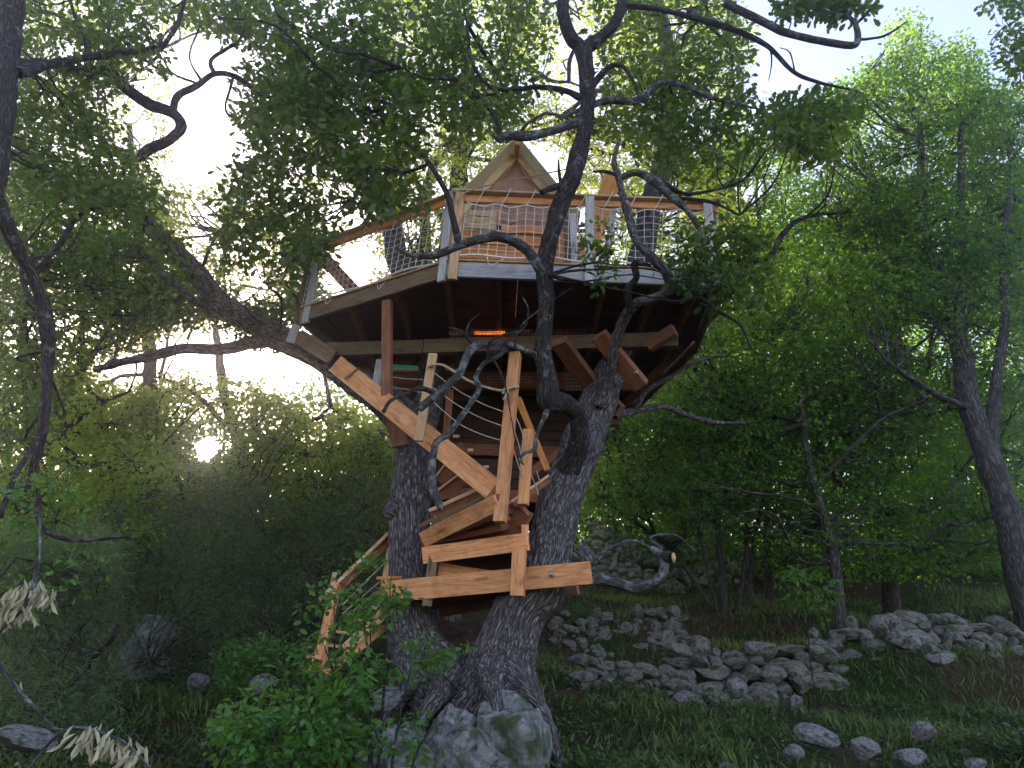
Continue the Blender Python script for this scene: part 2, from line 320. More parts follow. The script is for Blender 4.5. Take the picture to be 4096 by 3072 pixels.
# thin straight-ish twigs, vectorised (3-sided, 3 rings)
def twig_arrays(A, B, r0, r1, sag=0.15):
    A = np.asarray(A); B = np.asarray(B); n = len(A); L = np.linalg.norm(B - A, axis=1)
    M = (A + B) / 2 + RNG.normal(0, 1, (n, 3)) * (L * sag)[:, None]
    d = B - A; d /= L[:, None] + 1e-9; x = np.cross(d, RNG.normal(0, 1, (n, 3))); x /= np.linalg.norm(x, axis=1)[:, None] + 1e-9; y = np.cross(d, x)
    r0 = np.broadcast_to(r0, (n,)); r1 = np.broadcast_to(r1, (n,)); rings = []
    for c, r in ((A, r0), (M, (r0 + r1) / 2), (B, r1)):
        for k in range(3):
            a = 2 * math.pi * k / 3; rings.append(c + (x * math.cos(a) + y * math.sin(a)) * r[:, None])
    V = np.stack(rings, 1).reshape(-1, 3); f = []
    for s in (0, 3):
        for k in range(3): f.append([s + k, s + (k + 1) % 3, s + 3 + (k + 1) % 3, s + 3 + k])
    F = (np.arange(n)[:, None, None] * 9 + np.array(f)[None]).reshape(-1, 4); return V, F, M
# leaves --------------------------------------------------------
def halves(pts, fold=0.12, curl=0.1):
    V = []; loops = []
    r = [(x, y, fold * x * 1.0 - curl * y * y) for x, y in pts]; V += r; k = len(r); loops.append(list(range(k)))
    l = [(-x, y, fold * x - curl * y * y) for x, y in pts[1:-1]]; base = len(V); V += l
    loops.append([k - 1] + [base + i for i in range(len(l) - 1, -1, -1)] + [0])
    return np.array(V), loops
LEAF_OAK = halves([(0, 0), (0.07, 0.16), (0.20, 0.30), (0.13, 0.40), (0.31, 0.56), (0.19, 0.66), (0.24, 0.84), (0, 1)])
LEAF_OAKM = halves([(0, 0), (0.2, 0.3), (0.12, 0.42), (0.3, 0.65), (0, 1)])
LEAF_OV = halves([(0, 0), (0.22, 0.25), (0.27, 0.6), (0, 1)])
LEAF_DI = (np.array([(0, 0, 0), (0.34, 0.55, 0.07), (0, 1, -0.08), (-0.34, 0.5, 0.07)]), [[0, 1, 2, 3]])
LEAF_ND = (np.array([(0, 0, 0), (0.07, 0.5, 0.0), (0, 1, -0.05), (-0.07, 0.5, 0.0)]), [[0, 1, 2, 3]])
def leaf_mesh(name, pos, fwd, nrm, size, rnd, tmpl, mat):
    TV, TL = tmpl; n = len(pos)
    y = fwd / (np.linalg.norm(fwd, axis=1)[:, None] + 1e-9); z = nrm - y * (nrm * y).sum(1)[:, None]; z /= np.linalg.norm(z, axis=1)[:, None] + 1e-9; x = np.cross(y, z)
    V = pos[:, None] + size[:, None, None] * (x[:, None] * TV[None, :, 0:1] + y[:, None] * TV[None, :, 1:2] + z[:, None] * TV[None, :, 2:3])
    k = len(TV); fl = np.concatenate([np.array(l) for l in TL]); cn = np.array([len(l) for l in TL])
    loops = (np.arange(n)[:, None] * k + fl[None]).ravel(); counts = np.tile(cn, n)
    return np_mesh(name, V.reshape(-1, 3), loops, counts, mat, [('rnd', 'FACE', 'FLOAT', np.repeat(rnd, len(cn)))])
def spray_leaves(C, per, rad, size, up=0.8, flat=0.55, droop=0.15):
    """C centres -> leaf pos, fwd, nrm, size"""
    n = len(C); c = np.repeat(C, per, 0); N_ = n * per
    d = RNG.normal(0, 1, (N_, 3)); d /= np.linalg.norm(d, axis=1)[:, None]; d[:, 2] *= flat
    pos = c + d * (rad * RNG.random(N_) ** 0.5)[:, None]
    fwd = d + RNG.normal(0, 0.5, (N_, 3)); fwd[:, 2] -= droop
    nrm = RNG.normal(0, 0.55, (N_, 3)); nrm[:, 2] += up
    cr = np.repeat(RNG.random(n), per); rnd = np.clip(cr * 0.35 + RNG.random(N_) * 0.35 + 0.3 * (0.5 + 1.3 * fbm(c, 0.9, 2, 5)), 0, 1)
    return pos, fwd, nrm, size * (0.65 + 0.6 * RNG.random(N_)), rnd

# sampling in picture polygons at real depths
def inpoly(x, y, poly):
    ins = np.zeros(len(x), bool); n = len(poly)
    for i in range(n):
        x0, y0 = poly[i]; x1, y1 = poly[(i + 1) % n]
        c = ((y0 > y) != (y1 > y)) & (x < (x1 - x0) * (y - y0) / (y1 - y0 + 1e-9) + x0); ins ^= c
    return ins
HOLES = []   # (x, y, rx, ry, angle) openings in the canopy
def sample(poly, y0, y1, n, clump=0.0, cs=1.2, holes=True, seed=0, edge=60):
    a = np.array(poly, float); lo = a.min(0); hi = a.max(0); out = np.zeros((0, 3)); tries = 0
    while len(out) < n and tries < 60:
        tries += 1; k = n * 2
        x = RNG.uniform(lo[0] - edge, hi[0] + edge, k); y = RNG.uniform(lo[1] - edge, hi[1] + edge, k)
        q = np.stack([x, y, x * 0 + seed], 1) / 110.0
        xx = x + edge * fbm(q, 1.0, 3, 11 + seed) * 1.6; yy = y + edge * fbm(q, 1.0, 3, 31 + seed) * 1.6
        ok = inpoly(xx, yy, poly)
        if holes:
            for hx, hy, rx, ry, an in HOLES:
                ca, sa = math.cos(math.radians(an)), math.sin(math.radians(an)); dx = xx - hx; dy = yy - hy
                ok &= ((dx * ca + dy * sa) / rx) ** 2 + ((-dx * sa + dy * ca) / ry) ** 2 > 1
        x = x[ok]; y = y[ok]; Y = RNG.uniform(y0, y1, len(x))
        r = (np.array(F0) * FPX)[None] + np.array(RC)[None] * (x - 2048)[:, None] + np.array(UC)[None] * (1536 - y)[:, None]
        p = np.array([0, 0, CAMZ])[None] + r * (Y / r[:, 1])[:, None]
        if clump: p = p[fbm(p, 1.0 / cs, 3, 70 + seed) > clump - 1.0 + 0.0 * p[:, 0]] if False else p[(fbm(p, 1.0 / cs, 3, 70 + seed) * 1.6 + 0.5) > clump * RNG.random(len(p)) * 1.2]
        out = np.vstack([out, p])
    return out[:n]
CAM = np.array([0, 0, CAMZ])
def clear_sun(p, rad):
    v = p - CAM; s = np.array(sd); t = v @ s; dist = np.linalg.norm(v - t[:, None] * s, axis=1); return dist > rad * t
# ---------------------------------------------------------------- ground
def sst(a, b, x):
    t = np.clip((x - a) / (b - a), 0, 1); return t * t * (3 - 2 * t)
def ground_z(x, y):
    x = np.asarray(x, float); y = np.asarray(y, float)
    left = np.interp(y, [-60, 0, 4, 8, 14, 18, 25, 40, 80, 160], [-14, 0, 0.7, 1.45, 2.7, 4.0, 6.4, 10.5, 18, 22])
    wy = y + 0.25 * np.sin(x * 1.3)
    right = np.interp(wy, [-60, 0, 4, 6.2, 6.6, 8, 10.8, 11.3, 13.8, 14.25, 18, 25, 40, 80, 160],
                      [-14, 0, 0.55, 0.85, 1.25, 1.5, 2.0, 2.75, 2.95, 3.5, 4.5, 7, 11, 18, 22])
    mid = np.interp(y, [-60, 0, 4, 8, 13.6, 14.15, 18, 25, 40, 80, 160], [-14, 0, 0.6, 1.45, 2.75, 3.5, 4.5, 7, 11, 18, 22])
    m_ = sst(2.2, 3.4, x); right = mid * (1 - m_) + right * m_
    s = sst(-0.6, 1.2, x); z = left * (1 - s) + right * s
    z = z + np.clip(x - 6, 0, 20) * 0.06 + np.clip(-x - 5, 0, 20) * 0.03
    p = np.stack([x, y, x * 0], -1)
    return z + 0.22 * fbm(p, 0.45, 3, 3) * np.clip(y / 6 + 0.3, 0.3, 1) + 0.16 * fbm(p, 1.1, 3, 4) + 0.04 * fbm(p, 4, 2, 5)
def gz(x, y): return float(ground_z(np.array([x]), np.array([y]))[0])
nu, nv = 240, 280
u = np.linspace(-1, 1, nu); gx = 80 * np.sinh(u * 4.2) / math.sinh(4.2)
v = np.linspace(0, 1, nv); gy = np.interp(v, [0, 0.08, 0.75, 1.0], [-30, 0, 24, 100])
X, Yg = np.meshgrid(gx, gy); Z = ground_z(X, Yg)
Vg = np.stack([X, Yg, Z], 2).reshape(-1, 3); i = np.arange(nv - 1)[:, None] * nu + np.arange(nu - 1)[None]
Fg = np.stack([i, i + 1, i + nu + 1, i + nu], 2).reshape(-1, 4)
g = add('ground', np_mesh('ground', Vg, Fg, np.full(len(Fg), 4), M_GROUND, smooth=True)); tag(g, kind='structure')

# sun itself, far away in the sky
bm = bmesh.new(); bmesh.ops.create_uvsphere(bm, u_segments=32, v_segments=16, radius=14.0); me = bpy.data.meshes.new('sun_disc'); bm.to_mesh(me); bm.free()
mm, t, out = newmat('sun_glow'); e = N(t, 'ShaderNodeEmission'); e.inputs[0].default_value = (1, 0.95, 0.85, 1); e.inputs[1].default_value = 60; t.links.new(e.outputs[0], out.inputs[0])
me.materials.append(mm); o = add('sky_sun', me, None, sd * 1300); tag(o, kind='structure')

# ---------------------------------------------------------------- rocks
def rock_mesh(seed, sub=3, cuts=11, rough=0.09, lo=0.6):
    bm = bmesh.new(); bmesh.ops.create_icosphere(bm, subdivisions=sub, radius=1.0)
    V = np.array([v.co for v in bm.verts]); r = np.random.default_rng(seed)
    for _ in range(cuts):
        n = r.normal(0, 1, 3); n /= np.linalg.norm(n); h = r.uniform(lo, 0.92); d = V @ n - h; V = V - np.where(d > 0, d, 0)[:, None] * n * 0.93
    V = V * (1 + rough * fbm(V, 1.6, 4, seed))[:, None] + 0.03 * fbm(V, 6, 2, seed + 3)[:, None] * V
    for v, c in zip(bm.verts, V): v.co = c
    me = bpy.data.meshes.new('stone'); bm.to_mesh(me); bm.free(); return me
_rk = {}
def rock(name, parent, loc, size, mat, seed, sub=2, rot=None):
    k = (seed % 9, sub, mat.name)
    if k not in _rk:
        _rk[k] = rock_mesh(seed % 9 + 1, sub); _rk[k].materials.append(mat)
    o = bpy.data.objects.new(name, _rk[k]); o.location = loc; o.scale = size
    r = random.Random(seed); o.rotation_euler = rot or (r.uniform(-0.3, 0.3), r.uniform(-0.3, 0.3), r.uniform(0, 6.28))
    return link(o, parent)
def pscale(x, y, Y): return Y / ray(x, y).y        # metres per picture pixel there

def dry_wall(label, a, b, hgt, sw, mat, seed, rag=0.5, name='dry_stone_wall'):
    """a, b: ground points (x, y) of the wall foot"""
    r = random.Random(seed); ax, ay = a; bx, by = b; L = math.hypot(bx - ax, by - ay)
    root = thing(name, ((ax + bx) / 2, (ay + by) / 2, gz((ax + bx) / 2, (ay + by) / 2 - 0.25)), label, 'wall')
    z = 0; k = seed
    prof = lambda f: hgt * (1 - rag * (0.5 + 0.5 * float(vn(np.array([[f * L * 0.9, seed * 1.7, 0.0]]), 1.0)[0]) + r.uniform(-0.12, 0.12)))
    while z < hgt:
        rh = sw * r.uniform(0.5, 0.72); s = -r.uniform(0, sw)
        while s < L:
            ww = sw * r.choice((0.45, 0.6, 0.75, 0.9, 1.1, 1.5)) * r.uniform(0.85, 1.2); f = (s + ww / 2) / L; hh_ = rh * r.uniform(0.7, 1.3)
            if z < prof(f) and r.random() > 0.05:
                x = ax + (bx - ax) * f; y = ay + (by - ay) * f + z * 0.35 + r.uniform(-0.10, 0.06)
                z0 = gz(x, ay + (by - ay) * f - 0.35)
                rock('stone', root, (x, y, z0 + z + rh * 0.35 + r.uniform(-0.04, 0.04)), (ww * 0.60, sw * 0.6, hh_ * 0.68), mat, k, 3, (r.uniform(-0.2, 0.2), r.uniform(-0.2, 0.2), r.uniform(-0.5, 0.5) + r.choice((0, 3.14)))); k += 1
            s += ww * 0.96
        z += rh * 0.8
    return root
def gp(x, y, Y): p = P(x, y, Y); return (p.x, p.y)
dry_wall('low dry stone terrace wall of grey rocks above the grass, beside the treehouse oak', gp(2245, 2600, 13.8), gp(2720, 2600, 14.0), 0.95, 0.25, ST_WALL, 3, 0.22)
dry_wall('long tumbledown dry stone terrace wall of mixed grey rocks crossing the right slope', gp(2720, 2800, 10.9), gp(4300, 2760, 11.5), 0.98, 0.31, ST_WALL, 15, 0.38)
dry_wall('short sunken row of rough stones low in the grass right of the oak foot', gp(2330, 2790, 10.6), gp(2760, 2800, 10.7), 0.55, 0.24, ST_WALL, 41, 0.6)
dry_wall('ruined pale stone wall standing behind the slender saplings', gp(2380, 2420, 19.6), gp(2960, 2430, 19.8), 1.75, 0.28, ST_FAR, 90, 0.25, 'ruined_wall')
dry_wall('small heap of pale wall stones by the leaning trunk on the right slope', gp(3880, 2470, 14.5), gp(4060, 2480, 14.5), 0.5, 0.3, ST_WALL, 55, 0.6)

bl = [(3265, 2945, 7.6, 92, 52, 'rounded pale boulder with grass growing over it, at the lower right'), (3620, 2560, 10.6, 78, 48, 'big flat-faced grey boulder on top of the terrace wall'),
      (3760, 2640, 10.3, 62, 36, 'blocky tan boulder under the flat-faced grey boulder'), (2945, 2750, 9.6, 48, 46, 'upright pale boulder beside the leafy weeds below the terrace wall'),
      (3170, 3010, 7.2, 48, 34, 'small grey boulder left of the rounded pale boulder foot'), (3460, 3000, 7.0, 64, 48, 'brown-grey boulder with dry grass in the lowest bank'),
      (3690, 2930, 7.4, 60, 44, 'pointed dark boulder half buried on the lower right bank'), (3640, 3030, 6.8, 62, 40, 'white-patched rough boulder at the bottom edge, right of the brown-grey one'),
      (3900, 3060, 6.7, 66, 30, 'flat low boulder at the bottom right edge'), (2725, 2795, 9.6, 36, 22, 'small white stone lying in grass under the sunken stone row'),
      (3010, 2590, 11.0, 36, 32, 'round pale stone perched on the middle of the terrace wall'), (3185, 2810, 8.9, 34, 28, 'mossy stone sitting alone in the grass'),
      (1130, 2870, 7.6, 66, 50, 'grey boulder in the leaves between the shrub and the dark bushes'), (1060, 2740, 8.2, 70, 46, 'dark rounded boulder under the bright green bush'),
      (1115, 2975, 6.8, 52, 28, 'bluish flat stone at the foot of the grey boulder'), (105, 2960, 5.6, 120, 55, 'long mossy boulder at the lower left corner'),
      (590, 2600, 10.2, 110, 150, 'pale grey rock outcrop showing through the left bushes'), (790, 2730, 9.3, 50, 40, 'small pale outcrop right of the large left outcrop'),
      (1560, 2800, 7.4, 100, 60, 'brown rock ledge behind the shrub at the oak foot')]
for k, (x, y, Y, a, b, lab) in enumerate(bl):
    s = pscale(x, y, Y); o = rock('boulder', None, P(x, y, Y), (a * s, (a + b) / 2 * s, b * s), ST_GREY, k + 20, 4 if k in (0, 16) else 3, (0.1, 0.1, k * 1.3)); tag(o, lab, 'rock')
# the boulder carrying the oak
def big_rock(label, loc, size, seed, mat=None, rough=0.22):
    me = rock_mesh(seed, 6, 18, rough, 0.5); V = np.zeros(len(me.vertices) * 3); me.vertices.foreach_get('co', V); V = V.reshape(-1, 3)
    V = V * (1 + 0.07 * fbm(V, 4, 3, seed) + 0.05 * (np.abs(fbm(V, 3.2, 3, seed + 2)) - 0.2))[:, None]; me.vertices.foreach_set('co', V.ravel()); me.polygons.foreach_set('use_smooth', np.ones(len(me.polygons), bool))
    me.materials.append(mat or ST_GREY); o = add('boulder', me, None, loc); o.scale = size; return tag(o, label, 'rock')
big_rock('large pale cracked limestone boulder under the oak roots', P(2040, 3080, 6.9), (0.48, 0.45, 0.60), 5, ST_ROOT)
big_rock('upright blue-grey rock against the left flank of the root boulder', P(1790, 3000, 6.8), (0.26, 0.28, 0.42), 6, ST_ROOT)
big_rock('dark lower rock half hidden by the shrub at the bottom edge', P(1560, 3070, 6.7), (0.5, 0.4, 0.36), 7)
big_rock('broken grey rock in the gap below the earth hollow', P(1890, 3090, 6.65), (0.42, 0.28, 0.36), 12, ST_ROOT)
q = P(1900, 2890, 7.4); big_rock('brown earth-filled hollow mound that the oak grows from', (q.x, q.y, q.z - 0.62), (0.75, 0.62, 0.66), 8, M_EARTH)
q = P(1900, 2560, 9.0); big_rock('dark mound added as shade in the gap between the two boles', (q.x, q.y, q.z - 0.55), (0.8, 0.4, 0.8), 9, M_EARTH)  # added mound; its dark colour stands in for shade behind the boles
SB = random.Random(5)
for k, (x, y, Y, a, lab) in enumerate([(2430, 2690, 9.6, 30, 'small stone low on the grassy slope just right of the oak base'), (2560, 2900, 7.6, 22, 'lone little stone in the grass between the oak boulder and the lower bank'), (2900, 2960, 7.2, 30, 'half-buried stone left of the small grey boulder'),
        (3400, 2830, 8.2, 26, 'pale little stone behind the rounded pale boulder'), (3830, 2800, 8.3, 34, 'half-buried flat stone in the upper right part of the lowest bank'), (2790, 2880, 8.0, 20, 'tiny stone in the bare earth below the terrace wall')]):
    s_ = a * pscale(x, y, Y); q = P(x, y, Y); o = rock('half_buried_stone', None, (q.x, q.y, gz(q.x, q.y) + s_ * 0.2), (s_ * 1.3, s_, s_ * 0.8), ST_WALL, 300 + k, 3); tag(o, lab, 'stone')

# ---------------------------------------------------------------- oaks
HOLES += [(800, 500, 78, 180, 12), (1010, 330, 60, 45, 0), (1370, 860, 90, 70, 0), (1330, 600, 60, 50, 0), (1400, 1090, 170, 110, -20), (450, 1510, 80, 30, 0), (620, 1490, 70, 40, 0), (700, 1640, 80, 35, 20),
          (1110, 1510, 130, 60, 0), (1250, 1630, 100, 55, 30), (60, 1640, 40, 80, 0), (100, 1350, 60, 40, 0), (560, 1060, 90, 40, 0), (820, 900, 70, 110, 20), (540, 520, 90, 60, 0), (340, 860, 60, 40, 0),
          (260, 200, 80, 50, 0), (2890, 1000, 70, 50, 0), (3300, 660, 110, 50, 20), (2720, 90, 40, 50, 0), (1620, 950, 60, 60, 0), (2700, 920, 60, 40, 0),
          (3680, 1370, 60, 50, 0), (2960, 740, 70, 50, 0), (1040, 1120, 60, 50, 0), (1180, 1380, 70, 60, 0), (300, 1130, 50, 50, 0), (3150, 350, 150, 190, 0), (2080, 380, 50, 60, 0), (1900, 80, 60, 50, 0)]

def foliage(root, C, skel, tmpl, mat, per, rad, size, twig_mat, wood_r=0.012, reach=5.0, crown='crown', group=9, up=0.8, flat=0.55, wood=True, far=False):
    C = C[clear_sun(C, 0.012)]
    if len(C) == 0: return
    pos, fwd, nrm, sz, rnd = spray_leaves(C, per, rad, size, up, flat)
    ok = clear_sun(pos, 0.0145); pos, fwd, nrm, sz, rnd = pos[ok], fwd[ok], nrm[ok], sz[ok], rnd[ok]
    org = pos.mean(0)
    tag(add(crown, leaf_mesh(crown, pos - org, fwd, nrm, sz, rnd, tmpl, mat), root, org), kind='stuff')
    if not wood: return
    K = max(1, len(C) // group); cen = C[RNG.choice(len(C), K, replace=False)]
    idx = np.array([np.argmin(((cen - c) ** 2).sum(1)) for c in C])
    sk = np.asarray(skel)
    def grow(sk, pts, rb, re, nm, reach_, segs):
        lim = []; nodes_ = []
        for c in pts:
            d = np.linalg.norm(sk - c, axis=1); below = d + np.maximum(0, sk[:, 2] - c[2]) * 1.5 - 0.25 * np.maximum(0, c[2] - sk[:, 2]); j = np.argmin(below)
            if d[j] > reach_ or d[j] < 0.05: continue
            a = sk[j]; D_ = d[j]; r = rb * (0.6 + 0.3 * D_)
            q1 = a * 0.7 + c * 0.3 + RNG.normal(0, 0.07, 3) * D_ - np.array([0, 0, 0.03]) * D_; q2 = a * 0.35 + c * 0.65 + RNG.normal(0, 0.08, 3) * D_ + np.array([0, 0, 0.04]) * D_
            if not clear_sun(np.array([q1, q2, (q1 + q2) / 2, (q1 + a) / 2, c]), 0.02).all(): continue
            pth = [(*a, r * 1.2), (*q1, r), (*q2, r * 0.7), (*c, max(re, r * 0.3))]; lim.append(pth); nodes_.append(catmull(pth, 0.3)[1:, :3])
        if lim: tag(tubes(nm, lim, twig_mat, root, segs, 0.2, 0.15, 0, 0.06, 3), kind='stuff')
        return np.vstack(nodes_) if nodes_ else sk
    if len(C) > 350:
        big = C[RNG.choice(len(C), max(6, len(C) // 70), replace=False)]; big = big[np.argsort(np.array([np.linalg.norm(sk - c, axis=1).min() for c in big]))]
        h = len(big) // 2; n1 = grow(sk, big[:h], wood_r * 1.7, wood_r, 'boughs', reach, 7); sk = np.vstack([sk, n1]); n2 = grow(sk, big[h:], wood_r * 1.5, wood_r, 'boughs', reach * 0.7, 7); sk = np.vstack([sk, n2]); reach = reach * 0.45
    grow(sk, cen, wood_r * 0.9, wood_r * 0.3, 'branches', reach, 5)
    dd = np.linalg.norm(C - cen[idx], axis=1); m_ = (dd > 0.05) & (dd < reach)
    A = cen[idx][m_]; B = C[m_]
    if len(A):
        V, F, M = twig_arrays(A, B, wood_r * 0.32, wood_r * 0.14)
        me = np_mesh('twigs', V - org, F, np.full(len(F), 4), twig_mat, [('bk', 'POINT', 'FLOAT_VECTOR', V)]); tag(add('twigs', me, root, org), kind='stuff')
def nodes(*objs_paths, step=0.25):
    return np.vstack([catmull(p, step)[:, :3] for p in objs_paths])

# main oak
OAKLOC = P(1880, 2790, 7.8)
oak = thing('oak_tree', OAKLOC, 'large gnarled oak carrying the treehouse between its two dark trunks', 'tree')
lb = px((1800, 2850, 7.75, .46), (1730, 2720, 7.8, .36), (1665, 2580, 7.95, .27), (1640, 2450, 8.0, .235), (1645, 2300, 8.05, .215), (1640, 2150, 8.1, .21), (1640, 2000, 8.15, .205), (1650, 1850, 8.25, .2), (1640, 1720, 8.4, .21), (1540, 1600, 8.65, .2), (1400, 1500, 8.9, .19), (1240, 1400, 9.1, .18), (1080, 1340, 9.2, .15))
lb2 = px((1180, 1375, 9.15, .16), (1000, 1290, 9.1, .15), (870, 1190, 9.0, .14), (760, 1060, 8.9, .125), (650, 950, 8.8, .115), (520, 830, 8.7, .10), (380, 770, 8.6, .08), (200, 690, 8.6, .07), (20, 600, 8.5, .05))
lb3 = px((1120, 1350, 9.2, .10), (1000, 1375, 9.2, .085), (880, 1400, 9.1, .075), (740, 1395, 9.0, .07), (620, 1425, 8.9, .065), (480, 1450, 8.9, .05), (370, 1480, 8.8, .035))
lb4 = px((1000, 1280, 9.2, .09), (860, 1240, 9.0, .075), (730, 1170, 8.8, .06), (640, 1080, 8.7, .05), (560, 1000, 8.6, .035))
lb5 = px((1650, 1760, 8.4, .2), (1730, 1550, 9.0, .17), (1700, 1300, 9.5, .17), (1600, 1050, 9.7, .17), (1560, 880, 9.8, .15), (1480, 760, 9.8, .13), (1380, 640, 9.8, .12), (1290, 540, 9.8, .11), (1230, 380, 9.8, .08), (1150, 200, 9.8, .06), (1100, 0, 9.8, .04))
rb = px((1960, 2850, 7.6, .5), (2000, 2730, 7.5, .37), (2030, 2590, 7.5, .27), (2085, 2450, 7.5, .25), (2165, 2330, 7.5, .245), (2205, 2150, 7.6, .225), (2240, 2000, 7.7, .215), (2300, 1850, 7.8, .21), (2360, 1700, 7.95, .205), (2410, 1570, 8.1, .19), (2470, 1400, 8.4, .17), (2560, 1050, 8.8, .16), (2600, 830, 8.9, .15), (2665, 620, 9.0, .14), (2670, 440, 9.1, .12), (2680, 250, 9.1, .11), (2640, 60, 9.1, .10), (2600, -150, 9.1, .08))
fl = px((2275, 1880, 7.62, .14), (2318, 1770, 7.4, .10), (2312, 1670, 7.2, .085), (2262, 1610, 7.05, .09), (2200, 1600, 6.95, .115), (2192, 1520, 6.9, .095), (2172, 1400, 6.85, .08), (2185, 1230, 6.8, .078), (2180, 1060, 6.7, .08), (2225, 870, 6.6, .09), (2300, 680, 6.5, .09), (2345, 480, 6.45, .085), (2345, 300, 6.4, .085), (2330, 190, 6.4, .10))
fl1 = px((2335, 200, 6.4, .09), (2275, 130, 6.35, .075), (2250, 30, 6.3, .065), (2240, -120, 6.3, .055)); fl2 = px((2335, 200, 6.4, .085), (2420, 130, 6.35, .065), (2480, 40, 6.3, .055), (2500, -100, 6.3, .05))
limbs = [
 (lb2, B_OAK, 14), (lb3, B_OAK, 14), (lb4, B_OAK, 12), (fl1, B_DARK, 16), (fl2, B_DARK, 16)]
tubes('trunk', [lb, rb, px((1860, 2890, 7.95, .5), (1860, 2770, 7.95, .4), (1850, 2690, 8.0, .2))], B_OAK, oak, 84, 0.025, 0.12, 0.020, 0.0, 2)
tubes('limb', [lb5], B_OAK, oak, 24, 0.06, 0.12, 0.008, 0.02, 3)
tubes('limb', [fl], B_DARK, oak, 40, 0.025, 0.16, 0.010, 0.012, 4)
for k, (p, m_, sg) in enumerate(limbs): tubes('limb', [p], m_, oak, sg, 0.04, 0.15, 0.006, 0.03, 10 + k)
